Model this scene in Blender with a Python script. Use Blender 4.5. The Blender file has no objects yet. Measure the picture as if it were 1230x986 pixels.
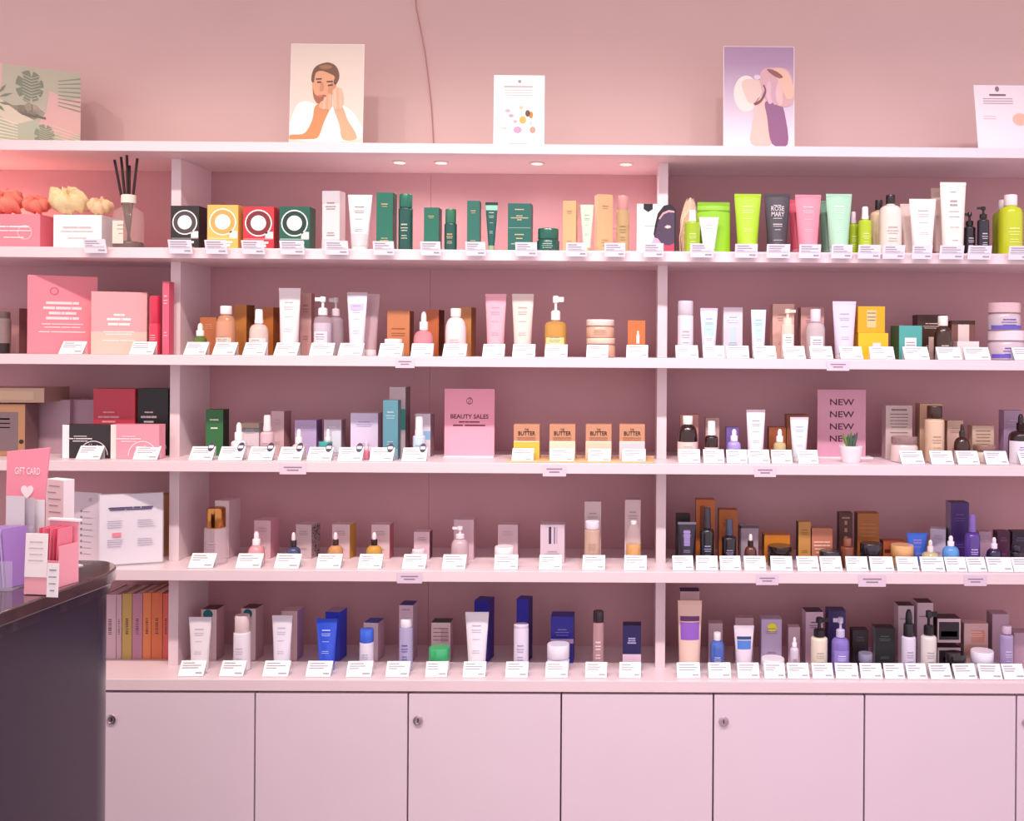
import bpy, math, random
from mathutils import Matrix, Vector
random.seed(7)
S = bpy.context.scene
C = S.collection
# ------------------------------------------------------------------ camera
W, H, F = 1230.0, 986.0, 1180.0
PX, PY = 767.0, 417.0               # principal point of the (shifted) lens
D, CZ = 2.58, 1.625                 # distance to the shelf fronts, eye height
YAW, ROLL = math.radians(0.45), math.radians(0.38)
cam_d = bpy.data.cameras.new('camera'); cam = bpy.data.objects.new('camera', cam_d); C.objects.link(cam)
CR = Matrix.Rotation(-YAW, 3, 'Z') @ Matrix.Rotation(math.pi/2, 3, 'X') @ Matrix.Rotation(ROLL, 3, 'Z')
cam.matrix_world = Matrix.Translation((0, -D, CZ)) @ CR.to_4x4()
cam_d.sensor_fit = 'HORIZONTAL'; cam_d.sensor_width = 36.0; cam_d.lens = 36.0*F/W
cam_d.shift_x = (W/2-PX)/W; cam_d.shift_y = (PY-H/2)/W
cam_d.clip_start = 0.05
S.camera = cam
S.view_settings.view_transform = 'Standard'; S.view_settings.look = 'None'
S.view_settings.gamma = 1.0; S.view_settings.use_curve_mapping = False
S.view_settings.exposure = 0.0
# ------------------------------------------------------------------ ambient light of the shop
def lin(c):
    c = c.lstrip('#'); r = [int(c[i:i+2], 16)/255 for i in (0, 2, 4)]
    return [x/12.92 if x <= .04045 else ((x+.055)/1.055)**2.4 for x in r]
wd = bpy.data.worlds.new('shop_ambient'); S.world = wd; wd.use_nodes = True
bg = wd.node_tree.nodes['Background']; bg.inputs[0].default_value = (1.0, .885, .95, 1); bg.inputs[1].default_value = 1.12
# ------------------------------------------------------------------ ceiling spots above the aisle
SPOTS = [(-1.75, 42, (1, .76, .62)), (-1.16, 48, (1, .87, .76)), (-.66, 54, (1, .91, .83)), (-.22, 54, (1, .92, .87)),
         (.26, 49, (1, .90, .91)), (.74, 43, (1, .87, .98)), (1.25, 38, (.95, .84, 1))]
for sx, pw, col in SPOTS:
    l = bpy.data.lights.new('ceiling_spot', 'SPOT'); l.energy = pw; l.color = col
    l.spot_size = math.radians(100); l.spot_blend = 1.0; l.shadow_soft_size = .035
    o = bpy.data.objects.new('ceiling_spot', l); C.objects.link(o); o.location = (sx, -1.15, 3.05)
    o.rotation_euler = (Vector((sx, .05, .3))-o.location).to_track_quat('-Z', 'Y').to_euler()

# ------------------------------------------------------------------ pixel measurement -> metres
def at(px, py, dep):
    """point of the plane y = dep seen at a measured spot of the photograph"""
    d = CR @ Vector(((px-PX)/F, -(py-PY)/F, -1)); t = (dep+D)/d.y
    return Vector((d.x*t, dep, CZ+d.z*t))
def ppm(dep): return F/(D+dep)

# ------------------------------------------------------------------ materials
MATS = {}
def mat(c, rough=.45, alpha=1.0, metal=0.0, coat=0.0, noise=0.0, scale=60, spec=.5, bump=0.0):
    k = (c, rough, alpha, metal, coat, noise, scale, spec, bump)
    if k in MATS: return MATS[k]
    m = bpy.data.materials.new('m_'+c.lstrip('#')); m.use_nodes = True
    nt = m.node_tree; b = nt.nodes['Principled BSDF']; L = lin(c)
    b.inputs['Base Color'].default_value = (*L, 1); b.inputs['Roughness'].default_value = rough
    b.inputs['Metallic'].default_value = metal; b.inputs['Coat Weight'].default_value = coat
    b.inputs['Specular IOR Level'].default_value = spec
    b.inputs['Alpha'].default_value = alpha
    if noise or bump:
        tc = nt.nodes.new('ShaderNodeTexCoord'); n = nt.nodes.new('ShaderNodeTexNoise')
        n.inputs['Scale'].default_value = scale; n.inputs['Detail'].default_value = 3
        nt.links.new(tc.outputs['Object'], n.inputs['Vector'])
        if noise:
            r = nt.nodes.new('ShaderNodeValToRGB')
            r.color_ramp.elements[0].color = (*[x*(1-noise) for x in L], 1); r.color_ramp.elements[0].position = .3
            r.color_ramp.elements[1].color = (*[min(1, x*(1+noise)) for x in L], 1); r.color_ramp.elements[1].position = .7
            nt.links.new(n.outputs['Fac'], r.inputs['Fac']); nt.links.new(r.outputs['Color'], b.inputs['Base Color'])
        if bump:
            bp = nt.nodes.new('ShaderNodeBump'); bp.inputs['Strength'].default_value = bump; bp.inputs['Distance'].default_value = .002
            nt.links.new(n.outputs['Fac'], bp.inputs['Height']); nt.links.new(bp.outputs['Normal'], b.inputs['Normal'])
    MATS[k] = m; return m
def gloss(c): return mat(c, .22, coat=.3)
def glass(c, a=.4): return mat(c, .06, alpha=a, coat=.6)

# ------------------------------------------------------------------ mesh helpers
class MB:
    def __init__(s): s.v = []; s.f = []; s.m = []
    def add(s, v, f, mi=0):
        b = len(s.v); s.v += [tuple(p) for p in v]; s.f += [tuple(i+b for i in q) for q in f]; s.m += [mi]*len(f); return s
    def box(s, x0, x1, y0, y1, z0, z1, mi=0):
        return s.add([(x0,y0,z0),(x1,y0,z0),(x1,y1,z0),(x0,y1,z0),(x0,y0,z1),(x1,y0,z1),(x1,y1,z1),(x0,y1,z1)],
                     [(0,3,2,1),(4,5,6,7),(0,1,5,4),(1,2,6,5),(2,3,7,6),(3,0,4,7)], mi)
    def lathe(s, prof, n=20, cx=0, cy=0, z=0, sy=1, mi=0):
        v = []; f = []
        for r, h in prof:
            for k in range(n):
                a = 2*math.pi*k/n; v.append((cx+r*math.cos(a), cy+r*sy*math.sin(a), z+h))
        for j in range(len(prof)-1):
            for k in range(n):
                k2 = (k+1) % n; f.append((j*n+k, j*n+k2, (j+1)*n+k2, (j+1)*n+k))
        f.append(tuple(range(n-1, -1, -1))); f.append(tuple((len(prof)-1)*n+k for k in range(n)))
        return s.add(v, f, mi)
    def tube(s, pts, r, n=8, mi=0):
        v = []; f = []; pts = [Vector(p) for p in pts]
        for i, p in enumerate(pts):
            d = (pts[min(i+1, len(pts)-1)]-pts[max(i-1, 0)]).normalized()
            u = d.cross(Vector((0, 1, 0.13))).normalized(); w = d.cross(u)
            for k in range(n):
                a = 2*math.pi*k/n; v.append(p+u*r*math.cos(a)+w*r*math.sin(a))
        for i in range(len(pts)-1):
            for k in range(n):
                k2 = (k+1) % n; f.append((i*n+k, i*n+k2, (i+1)*n+k2, (i+1)*n+k))
        f.append(tuple(range(n-1, -1, -1))); f.append(tuple((len(pts)-1)*n+k for k in range(n)))
        return s.add(v, f, mi)
    def prism(s, pts, y0, y1, mi=0):            # outline in x,z extruded along y
        n = len(pts); v = [(x, y0, z) for x, z in pts]+[(x, y1, z) for x, z in pts]
        f = [tuple(range(n)), tuple(range(2*n-1, n-1, -1))]+[(i, i+n, (i+1) % n+n, (i+1) % n) for i in range(n)]
        return s.add(v, f, mi)
    def slab(s, pts, z0, z1, mi=0):             # outline in x,y extruded along z
        n = len(pts); v = [(x, y, z0) for x, y in pts]+[(x, y, z1) for x, y in pts]
        f = [tuple(range(n-1, -1, -1)), tuple(range(n, 2*n))]+[(i, (i+1) % n, (i+1) % n+n, i+n) for i in range(n)]
        return s.add(v, f, mi)
    def build(s, name, mats, parent=None, smooth=0, bevel=0):
        me = bpy.data.meshes.new(name); me.from_pydata(s.v, [], s.f)
        for m in (mats if isinstance(mats, (list, tuple)) else [mats]): me.materials.append(m)
        for p, i in zip(me.polygons, s.m): p.material_index = i
        me.update()
        if smooth:
            for p in me.polygons: p.use_smooth = True
            me.set_sharp_from_angle(angle=math.radians(smooth))
        o = bpy.data.objects.new(name, me); C.objects.link(o)
        if name in ('printed_text', 'printed_pattern', 'printed_circle') and parent: o['kind'] = 'stuff'
        if parent: o.parent = parent
        if bevel:
            b = o.modifiers.new('bevel', 'BEVEL'); b.width = bevel; b.segments = 2; b.limit_method = 'ANGLE'
        return o
def tag(o, label, cat, group=None):
    o['label'] = label; o['category'] = cat
    if group: o['group'] = group
    return o
def thing(name, label, cat, loc, rz=0, group=None):
    o = bpy.data.objects.new(name, None); C.objects.link(o); o.empty_display_size = .02
    o.location = loc; o.rotation_euler = (0, 0, rz); return tag(o, label, cat, group)
def struct(o): o['kind'] = 'structure'; return o

TXT = {}
def text(parent, s, cx, z, size, c, y, bold=0.0, width=None, name='lettering', rot=0):
    """flat lettering facing -y; size = cap height-ish in metres"""
    key = (s, bold)
    if key not in TXT:
        cu = bpy.data.curves.new('t', 'FONT'); cu.body = s; cu.align_x = 'CENTER'; cu.size = 1; cu.offset = bold; cu.resolution_u = 2; cu.space_line = .95
        ob = bpy.data.objects.new('t', cu); C.objects.link(ob)
        dg = bpy.context.evaluated_depsgraph_get(); me = bpy.data.meshes.new_from_object(ob.evaluated_get(dg))
        bpy.data.objects.remove(ob); TXT[key] = [(v.co.x, v.co.y) for v in me.vertices], [tuple(p.vertices) for p in me.polygons]
    v, f = TXT[key]
    k = size/.7; kx = k
    if width: kx = width/(max(p[0] for p in v)-min(p[0] for p in v))
    return MB().add([(cx+x*kx, y, z+q*k) for x, q in v], f).build(name, mat(c, .5), parent)

# ------------------------------------------------------------------ room shell
PINK = mat('#e2c3be', .65, noise=.02, scale=3, bump=.05)
LAM = mat('#e9d3d8', .38, noise=.012, scale=8)
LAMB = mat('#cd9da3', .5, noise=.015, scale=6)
wall = struct(MB().box(-4.2, 3.4, .312, .42, 0, 3.15).build('wall_back', PINK))
struct(MB().box(-4.2, 3.4, -4.2, .42, -.06, 0).build('floor', mat('#b9a3a8', .35, noise=.05, scale=2)))
struct(MB().box(-4.2, 3.4, -2.2, .42, 3.15, 3.22).build('ceiling', mat('#e9dcd8', .8, noise=.01, scale=4)))

# shelf levels: front top edge and bottom edge read at x = 767
def zf(y): return at(767, y, 0).z
LV = {0: (174.2, 186.2), 1: (301.5, 314.2), 2: (430, 442), 3: (557, 569.5), 4: (687, 700), 5: (817.5, 831)}
ZT = {k: zf(v[0]) for k, v in LV.items()}; ZB = {k: zf(v[1]) for k, v in LV.items()}
XL, XR = -2.52, 1.42
DP = .30                                                # board depth
unit = thing('shelving_unit', 'pale pink built-in wall shelving with long boards and narrow dividers', 'shelving', (0, 0, ZT[5]))
def up(o): return o
z0 = ZT[5]
for k in range(5):
    MB().box(XL, XR, 0, DP, ZB[k]-z0, ZT[k]-z0).build('shelf_board', LAM, unit, bevel=.0012)
PD = .107
pw = .0268
xd1 = at(204, 480, PD).x; xd2 = at(788.3, 600, PD).x
for k in range(5):
    for xd in (xd1, xd2, XL, XR-pw):
        MB().box(xd, xd+pw, PD, DP, ZT[k+1]-z0, ZB[k]-z0).build('divider', LAM, unit, bevel=.0008)
xs = at(515, 620, DP).x
for a, b in ((XL, xd1+.013), (xd1+.0136, xs-.0004), (xs+.0004, xd2+.013), (xd2+.0136, XR)):
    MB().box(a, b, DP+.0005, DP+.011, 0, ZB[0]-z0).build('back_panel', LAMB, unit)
# worktop + base cabinets
tag(MB().box(XL, XR, -.004, .31, ZB[5], ZT[5]).build('countertop', LAM, None, bevel=.0015), 'long pale pink counter board over the cabinets carrying the lowest row', 'countertop')
DOORC = mat('#e2cfda', .42, noise=.012, scale=5)
edges = [at(x, 860, 0).x for x in (-62, 122, 306, 490, 674, 857, 1038.5, 1221, 1404)]
CABL = ['pale pink base cabinet half hidden behind the dark desk', 'pale pink base cabinet under the blue tube and navy cartons',
        'pale pink base cabinet under the divider foot and peach tube', 'pale pink base cabinet under the black framed cartons']
for i in range(4):
    a, m_, b = edges[2*i:2*i+3]
    cab = thing('base_cabinet', CABL[i], 'cabinet', ((a+b)/2, .02, 0), 0, 'base cabinets under the counter')
    ox = (a+b)/2; top = ZB[5]-.001
    MB().box(a-ox+.0005, b-ox-.0005, .0, .288, .06, top).build('body', mat('#8d6878', .6), cab)
    MB().box(a-ox+.0005, b-ox-.0005, .04, .288, 0, .06).build('plinth', mat('#9b7d89', .6), cab)
    for j, (p, q) in enumerate(((a, m_), (m_, b))):
        dr = MB().box(p-ox+.0022, q-ox-.0022, -.02, -.001, .065, top-.006).build('door', DOORC, cab, bevel=.0012)
        if j == 1:
            lx = p-ox+.027; lz = at(500, 865, 0).z
            lk = MB().lathe([(.0, 0), (.0125, 0), (.0135, .002), (.012, .005), (.0085, .0055), (.008, .003), (0, .003)], 24)
            lk.v = [(x+lx, -.02-z, y+lz) for x, y, z in lk.v]; lk.f = [q_[::-1] for q_ in lk.f]
            lk.box(lx-.0012, lx+.0012, -.0242, -.023, lz-.005, lz+.005, 1)
            lk.build('lock', [mat('#d0c2c8', .3, metal=1), mat('#20151a', .5)], dr, smooth=40)

# ------------------------------------------------------------------ product builders
ROWS = {1: 'on the first shelf under the posters', 2: 'on the second shelf down', 3: 'on the third shelf down', 4: 'on the fourth shelf down', 5: 'on the cabinet counter', 0: 'on the top board'}
SHORT = {0: 'things on the top board', 1: 'cosmetics on the first shelf', 2: 'cosmetics on the second shelf', 3: 'cosmetics on the third shelf', 4: 'cosmetics on the fourth shelf', 5: 'cosmetics on the counter'}
REG = []        # (row, centre px, desc)
def lines(parent, w, spec, ring=None, y=0, h=1, c='#777777', name='printed_text', ox=0):
    """rows of small print: spec = list of (height fraction, half width fraction, line height fraction)"""
    b = MB()
    for t, hw, lh in spec:
        n = random.choice((2, 3, 3)); xs_ = -hw; tot = 2*hw
        cut = sorted(random.uniform(.2, .8) for _ in range(n-1)); cut = [0]+cut+[1]
        for i in range(n):
            u0 = -hw+tot*cut[i]; u1 = -hw+tot*cut[i+1]-.04*hw
            if u1-u0 < .05*hw: continue
            if ring: patch(b, ring, t-lh/2, t+lh/2, u0*1.4, u1*1.4, .0009, 4, 1)
            else: b.add([(u0*w+ox, y, (t-lh/2)*h), (u1*w+ox, y, (t-lh/2)*h), (u1*w+ox, y, (t+lh/2)*h), (u0*w+ox, y, (t+lh/2)*h)], [(0, 1, 2, 3)])
    return b.build(name, mat(c, .5), parent)
def patch(b, ring, t0, t1, a0, a1, off, n=14, m=3, mi=0):
    v = []; f = []
    for j in range(m+1):
        t = t0+(t1-t0)*j/m; ra, rb, z = ring(t)
        for i in range(n+1):
            a = a0+(a1-a0)*i/n; v.append(((ra+off)*math.sin(a), -(rb+off)*math.cos(a), z))
    for j in range(m):
        for i in range(n):
            q = j*(n+1)+i; f.append((q, q+1, q+n+2, q+n+1))
    b.add(v, f, mi)
PR3 = [(.80, .22, .018), (.74, .30, .012), (.70, .26, .012), (.30, .2, .012), (.26, .24, .012)]

def frame(row, x0, x1, yt, dep, zbase=None):
    zb = ZT[row]+.0004 if zbase is None else zbase+.0003
    a = at(x0, yt+20, dep); b = at(x1, yt+20, dep); t = at((x0+x1)/2, yt, dep)
    return a.x, b.x, zb, t.z-zb
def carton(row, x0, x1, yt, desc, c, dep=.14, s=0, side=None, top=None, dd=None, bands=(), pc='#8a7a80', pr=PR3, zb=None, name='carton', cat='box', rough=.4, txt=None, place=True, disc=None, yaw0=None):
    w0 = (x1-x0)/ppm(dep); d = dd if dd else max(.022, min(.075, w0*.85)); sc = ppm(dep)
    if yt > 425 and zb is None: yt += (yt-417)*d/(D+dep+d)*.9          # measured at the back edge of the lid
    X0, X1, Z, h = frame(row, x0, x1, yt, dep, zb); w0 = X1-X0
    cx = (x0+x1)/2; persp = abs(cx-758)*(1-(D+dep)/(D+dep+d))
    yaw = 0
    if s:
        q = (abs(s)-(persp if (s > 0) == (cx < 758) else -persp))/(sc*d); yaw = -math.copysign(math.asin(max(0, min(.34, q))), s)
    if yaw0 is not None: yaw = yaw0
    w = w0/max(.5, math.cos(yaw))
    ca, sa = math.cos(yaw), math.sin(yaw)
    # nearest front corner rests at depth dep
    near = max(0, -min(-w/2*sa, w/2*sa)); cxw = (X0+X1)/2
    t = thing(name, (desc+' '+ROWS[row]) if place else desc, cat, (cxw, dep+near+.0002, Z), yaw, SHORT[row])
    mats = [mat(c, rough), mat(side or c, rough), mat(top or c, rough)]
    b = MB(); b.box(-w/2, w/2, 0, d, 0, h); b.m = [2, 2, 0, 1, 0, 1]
    b.build('carton_body', mats, t, bevel=.0006)
    for (u0, u1, v0, v1, bc) in bands:
        MB().box(u0*w/2, u1*w/2, -.0006, .0002, v0*h, v1*h).build('label_panel', mat(bc, .45), t)
    if disc:
        for (u, v, r, bc, ly) in disc:
            n = 22; MB().prism([(u*w/2+r*w/2*math.cos(2*math.pi*k/n), v*h+r*w/2*math.sin(2*math.pi*k/n)) for k in range(n)], -.0006-.0003*ly, 0).build('emblem', mat(bc, .45), t)
    if pr and pc: lines(t, w, pr, None, -.0011, h, pc)
    if txt:
        for (sx, v, sz, tc, wd_) in txt: text(t, sx, 0, v*h, sz*h, tc, -.0013, .012, wd_*w if wd_ else None)
    REG.append((row, cx, desc, dep)); return t
def tube(row, x0, x1, yt, desc, c, cap='#f4eef0', dep=.085, crimp=None, cf=.14, taper=.74, band=(), pc='#8a8088', pr=None, txt=None, alpha=1, yaw=0, zb=None, metal=0):
    if row > 1: dep = max(dep, .05+(x1-x0)*taper/2/ppm(dep))
    X0, X1, Z, h = frame(row, x0, x1, yt, dep, zb); w = X1-X0; rb = w*taper/2
    t = thing('squeeze_tube', desc+' '+ROWS[row], 'tube', ((X0+X1)/2, dep, Z), yaw, SHORT[row])
    hc = h*cf
    def ring(u):
        k = u**.9; return (rb+(w/2-rb)*u, rb*.98*(1-k)+.0014*k, hc+(h*.955-hc)*u)
    b = MB(); n = 22; m = 8; v = []; f = []
    for j in range(m+1):
        ra, rc, z = ring(j/m)
        for k in range(n):
            a = 2*math.pi*k/n; v.append((ra*math.cos(a), rc*math.sin(a), z))
    for j in range(m):
        for k in range(n):
            k2 = (k+1) % n; f.append((j*n+k, j*n+k2, (j+1)*n+k2, (j+1)*n+k))
    f.append(tuple(range(n-1, -1, -1)))
    b.add(v, f); bm = mat(c, .32, metal=metal) if alpha == 1 else glass(c, alpha)
    b.build('tube_body', bm, t, smooth=50)
    cr = MB().box(-w/2, w/2, -.0016, .0016, h*.95, h)
    cr.build('end_seal', mat(crimp or c, .35, metal=metal), t)
    MB().lathe([(rb*.93, 0), (rb*.97, .0015), (rb*.97, hc*.92), (rb*.93, hc)], 22).build('cap', mat(cap, .3), t, smooth=40)
    for (t0, t1, aw, bc) in band:
        q = MB(); patch(q, ring, t0, t1, -aw, aw, .0003); q.build('label_panel', mat(bc, .4), t, smooth=60)
    if pc: lines(t, w, pr or [(.80, .3, .022), (.72, .34, .012), (.68, .3, .012), (.55, .26, .01), (.34, .26, .01), (.30, .3, .01)], ring, 0, h, pc)
    if txt:
        for (sx, v, sz, tc, wd_) in txt: text(t, sx, 0, v*h, sz*h, tc, -ring((v*h-hc)/(h*.955-hc))[1]-.0012, .012, wd_*w)
    REG.append((row, (x0+x1)/2, desc, dep)); return t
def bottle(row, x0, x1, yt, desc, c, cap='#f4eef0', kind='cap', dep=.085, hb=None, capw=.5, ytc=None, alpha=1, label=None, liquid=None, collar=None, pc='#8a8088', sh=.12, neck=.34, zb=None, metal=0, flip=1, txt=None, lab=(.12, .72, 1.0), sq=0, capmetal=0):
    """ytc = pixel height of the body top (where the cap or pump starts)"""
    if row > 1: dep = max(dep, .05+(x1-x0)/2/ppm(dep))
    X0, X1, Z, h = frame(row, x0, x1, yt, dep, zb); R = (X1-X0)/2
    names = {'cap': ('bottle', 'bottle'), 'dropper': ('dropper_bottle', 'bottle'), 'pump': ('pump_bottle', 'bottle'), 'spray': ('spray_bottle', 'bottle')}
    nm, ct = names[kind]
    t = thing(nm, desc+' '+ROWS[row], ct, ((X0+X1)/2, dep, Z), 0, SHORT[row])
    B = at((x0+x1)/2, ytc, dep).z-Z if ytc else h*(hb or .72)
    nr = R*neck; s0 = B*(1-sh)
    prof = [(R*.9, 0), (R*.98, .0015), (R, .004), (R, s0-B*.04), (R*.985, s0)]
    for i in range(1, 6):
        a = i/5*math.pi/2; prof.append((nr+(R*.985-nr)*math.cos(a), s0+(B*.97-s0)*math.sin(a)))
    prof += [(nr, B)]
    bm = mat(c, .25, coat=.3, metal=metal) if alpha == 1 else glass(c, alpha)
    MB().lathe(prof, 24).build('bottle_body', bm, t, smooth=50)
    if liquid:
        lc, fr = liquid
        MB().lathe([(R*.86, .003), (R*.94, .006), (R*.94, B*fr*.98), (R*.9, B*fr)], 24).build('liquid', glass(lc, .95), t, smooth=50)
    ring = lambda u: (R, R, u*s0)
    if label:
        q = MB(); patch(q, ring, lab[0], lab[1], -lab[2], lab[2], .0006); q.build('label_panel', mat(label, .5), t, smooth=60)
    if pc: lines(t, 2*R, [(.62, .3, .03), (.54, .36, .02), (.48, .3, .02), (.36, .26, .018), (.3, .3, .018)], lambda u: (R, R, u*s0), 0, h, pc)
    if txt:
        for (sx, v, sz, tc, wd_) in txt: text(t, sx, 0, v*h, sz*h, tc, -R-.001, .012, wd_*2*R)
    cm = mat(cap, .28, coat=.2) if not capmetal else mat(cap, .18, metal=1); cw = R*capw; hc = h-B
    if kind == 'cap':
        MB().lathe([(cw*.97, 0), (cw, .001), (cw, hc*.93), (cw*.93, hc)], 22, z=B-.001).build('cap', cm, t, smooth=40)
    elif kind == 'spray':
        MB().lathe([(cw*1.08, 0), (cw*1.08, hc*.25), (cw*.98, hc*.27), (cw*.92, hc*.9), (cw*.75, hc)], 20, z=B-.001).build('spray_cap', cm, t, smooth=40)
    elif kind == 'dropper':
        MB().lathe([(cw, 0), (cw, hc*.42), (cw*.9, hc*.46)], 20, z=B-.001).build('collar', mat(collar, .25, metal=.6) if collar else cm, t, smooth=40)
        MB().lathe([(cw*.62, 0), (cw*.66, hc*.2), (cw*.58, hc*.4), (cw*.34, hc*.53), (0.0005, hc*.56)], 18, z=B+hc*.43).build('teat', cm, t, smooth=60)
    elif kind == 'pump':
        MB().lathe([(cw, 0), (cw, hc*.34), (cw*.7, hc*.40)], 20, z=B-.001).build('collar', mat(collar, .3) if collar else cm, t, smooth=40)
        hd = MB().lathe([(cw*.3, 0), (cw*.3, hc*.3), (cw*.62, hc*.34), (cw*.62, hc*.58), (cw*.5, hc*.62)], 18, z=B+hc*.37)
        nz = MB().box(0, flip*cw*1.7, -cw*.22, cw*.22, B+hc*.74, B+hc*.94) if flip > 0 else MB().box(flip*cw*1.7, 0, -cw*.22, cw*.22, B+hc*.74, B+hc*.94)
        hd.add(nz.v, nz.f); hd.build('pump_head', cm, t, smooth=40)
    REG.append((row, (x0+x1)/2, desc, dep)); return t
def jar(row, x0, x1, yt, desc, c, lid, dep=.085, yl=None, lf=.4, alpha=1, label=None, pc='#8a8088', zb=None, band=None, lw=1.0):
    if row > 1: dep = max(dep, .05+(x1-x0)/2/ppm(dep))
    X0, X1, Z, h = frame(row, x0, x1, yt, dep, zb); R = (X1-X0)/2
    t = thing('jar', desc+' '+ROWS[row], 'jar', ((X0+X1)/2, dep, Z), 0, SHORT[row])
    B = h*(1-lf)
    MB().lathe([(R*.9, 0), (R*.98, .0015), (R, .004), (R, B*.82), (R*.9, B*.94), (R*.86, B)], 26).build('jar_body', gloss(c) if alpha == 1 else glass(c, alpha), t, smooth=45)
    MB().lathe([(R*lw*.98, 0), (R*lw, .001), (R*lw, h-B-.002), (R*lw*.95, h-B)], 26, z=B).build('lid', gloss(lid), t, smooth=40)
    ring = lambda u: (R, R, u*B)
    if band:
        q = MB(); patch(q, ring, band[0], band[1], -1.2, 1.2, .0006); q.build('label_panel', mat(band[2], .5), t, smooth=60)
    if pc: lines(t, 2*R, [(.6, .3, .06), (.45, .36, .04), (.3, .3, .04)], lambda u: (R, R, u*B), 0, h, pc)
    REG.append((row, (x0+x1)/2, desc, dep)); return t

WHT = '#f3edf0'; CREAM = '#f0e3d4'
# ================================================================== FIRST SHELF
GN = '#1f6b58'; GD = '#174f47'; GOLD = '#cfa878'
def eye(x0, x1, yt, desc, c, ring, c2):
    t = carton(1, x0, x1, yt, desc, c, dep=.055, s=4, dd=.05, pr=[(.17, .34, .05), (.10, .26, .06)], pc='#f4eef0',
           disc=[(0, .62, .88, '#f6f0ee', 0), (0, .62, .80, ring, 1), (0, .62, .5, '#f8f4f4', 2)], bands=[(-.95, .95, .245, .265, c2), (.45, .95, .27, .42, '#eeeeee')])
eye(205, 239, 247, 'black cube carton with white ring emblem', '#2a2528', '#4a4448', '#8a8488')
eye(249, 286, 246, 'yellow cube carton with white ring emblem', '#f2b860', '#dba457', '#f8d9a0')
eye(292, 329, 248, 'red cube carton with white ring emblem', '#c63440', '#7c2a30', '#e88a90')
eye(335.5, 372, 248, 'dark green cube carton with white ring emblem', '#1f5c4c', '#173c34', '#a8c8ba')
SIL = '#d9d3d4'
carton(1, 386, 408, 229, 'tall silver white carton with floral foil ends', SIL, dep=.06, s=7, side='#b9a9ae', bands=[(-1, 1, .8, 1, '#c6c0c6'), (-1, 1, 0, .2, '#c9c4ca')], dd=.035, rough=.3)
tube(1, 418, 447, 234, 'silver white tube beside the silver carton', '#dedadb', cap='#e8e2e2', dep=.06, cf=.08, band=[(.0, .25, 1.0, '#c9c3c8')], taper=.68)
GP = [(.80, .2, .02), (.76, .16, .012), (.22, .2, .014), (.18, .26, .014), (.13, .2, .014)]
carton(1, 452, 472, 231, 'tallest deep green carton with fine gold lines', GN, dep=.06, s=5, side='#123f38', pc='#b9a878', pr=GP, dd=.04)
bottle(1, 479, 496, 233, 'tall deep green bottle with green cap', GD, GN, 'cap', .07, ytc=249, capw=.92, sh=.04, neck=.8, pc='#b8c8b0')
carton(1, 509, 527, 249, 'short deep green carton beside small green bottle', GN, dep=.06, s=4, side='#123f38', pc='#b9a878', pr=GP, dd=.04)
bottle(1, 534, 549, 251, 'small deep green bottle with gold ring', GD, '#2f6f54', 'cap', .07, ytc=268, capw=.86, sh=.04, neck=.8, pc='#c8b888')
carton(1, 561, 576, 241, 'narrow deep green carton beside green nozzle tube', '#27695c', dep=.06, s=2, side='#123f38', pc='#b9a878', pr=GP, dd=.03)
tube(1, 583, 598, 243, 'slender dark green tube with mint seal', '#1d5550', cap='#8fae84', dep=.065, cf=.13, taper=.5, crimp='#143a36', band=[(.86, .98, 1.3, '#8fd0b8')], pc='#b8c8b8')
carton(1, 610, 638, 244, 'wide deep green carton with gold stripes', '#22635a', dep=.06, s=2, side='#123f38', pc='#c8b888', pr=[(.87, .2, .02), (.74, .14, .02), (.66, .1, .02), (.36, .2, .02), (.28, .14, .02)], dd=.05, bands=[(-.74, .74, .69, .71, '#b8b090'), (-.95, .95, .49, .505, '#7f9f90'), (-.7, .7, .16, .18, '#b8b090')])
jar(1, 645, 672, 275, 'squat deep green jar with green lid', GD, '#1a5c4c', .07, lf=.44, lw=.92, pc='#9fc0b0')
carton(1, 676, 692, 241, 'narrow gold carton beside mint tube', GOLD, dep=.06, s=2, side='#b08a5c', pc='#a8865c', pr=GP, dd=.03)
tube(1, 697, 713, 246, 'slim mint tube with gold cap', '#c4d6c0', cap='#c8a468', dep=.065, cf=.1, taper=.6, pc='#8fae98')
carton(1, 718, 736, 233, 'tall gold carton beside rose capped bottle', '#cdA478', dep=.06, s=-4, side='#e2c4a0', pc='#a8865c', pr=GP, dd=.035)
bottle(1, 740.5, 756, 235, 'slim gold bottle with rose metallic cap', '#b99a6c', '#c8908c', 'cap', .068, ytc=252, capw=.82, sh=.03, neck=.8, pc='#8f7850')
# sheet mask packet
X0, X1, Z, h = frame(1, 765, 812, 245, .06)
w = X1-X0; t = thing('mask_packet', 'white sheet mask packet with dark masked face picture on the first shelf', 'packet', ((X0+X1)/2, .06, Z), 0, SHORT[1])
k = w/47
def pk(pts): return [((x-788.5)*k, h-(y-245)*h/57) for x, y in pts]
MB().box(-w/2, w*.2, 0, .004, 0, h).build('pouch', mat('#efe9ec', .35), t)
MB().prism(pk([(790, 302), (789, 290), (785, 280), (787, 268), (790, 256), (797, 247), (806, 245), (812, 252), (812, 302)]), -.001, .0035).build('printed_hair', mat('#221a26', .4), t)
MB().prism(pk([(791, 296), (787, 281), (790, 268), (794, 257), (803, 252), (810, 256), (810, 292), (804, 298)]), -.0018, 0).build('printed_mask', mat('#4c3b52', .4), t)
MB().prism(pk([(791, 262), (796, 255), (803, 252), (810, 253), (810, 255), (803, 254.5), (797, 257), (792.5, 263)]), -.0022, -.001).build('printed_band', mat('#e0a0a8', .4), t)
MB().prism(pk([(798, 272), (801, 269.5), (805, 270), (806, 272), (802, 273.5)]), -.0024, -.001).build('printed_eye', mat('#e8c8c0', .4), t)
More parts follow.
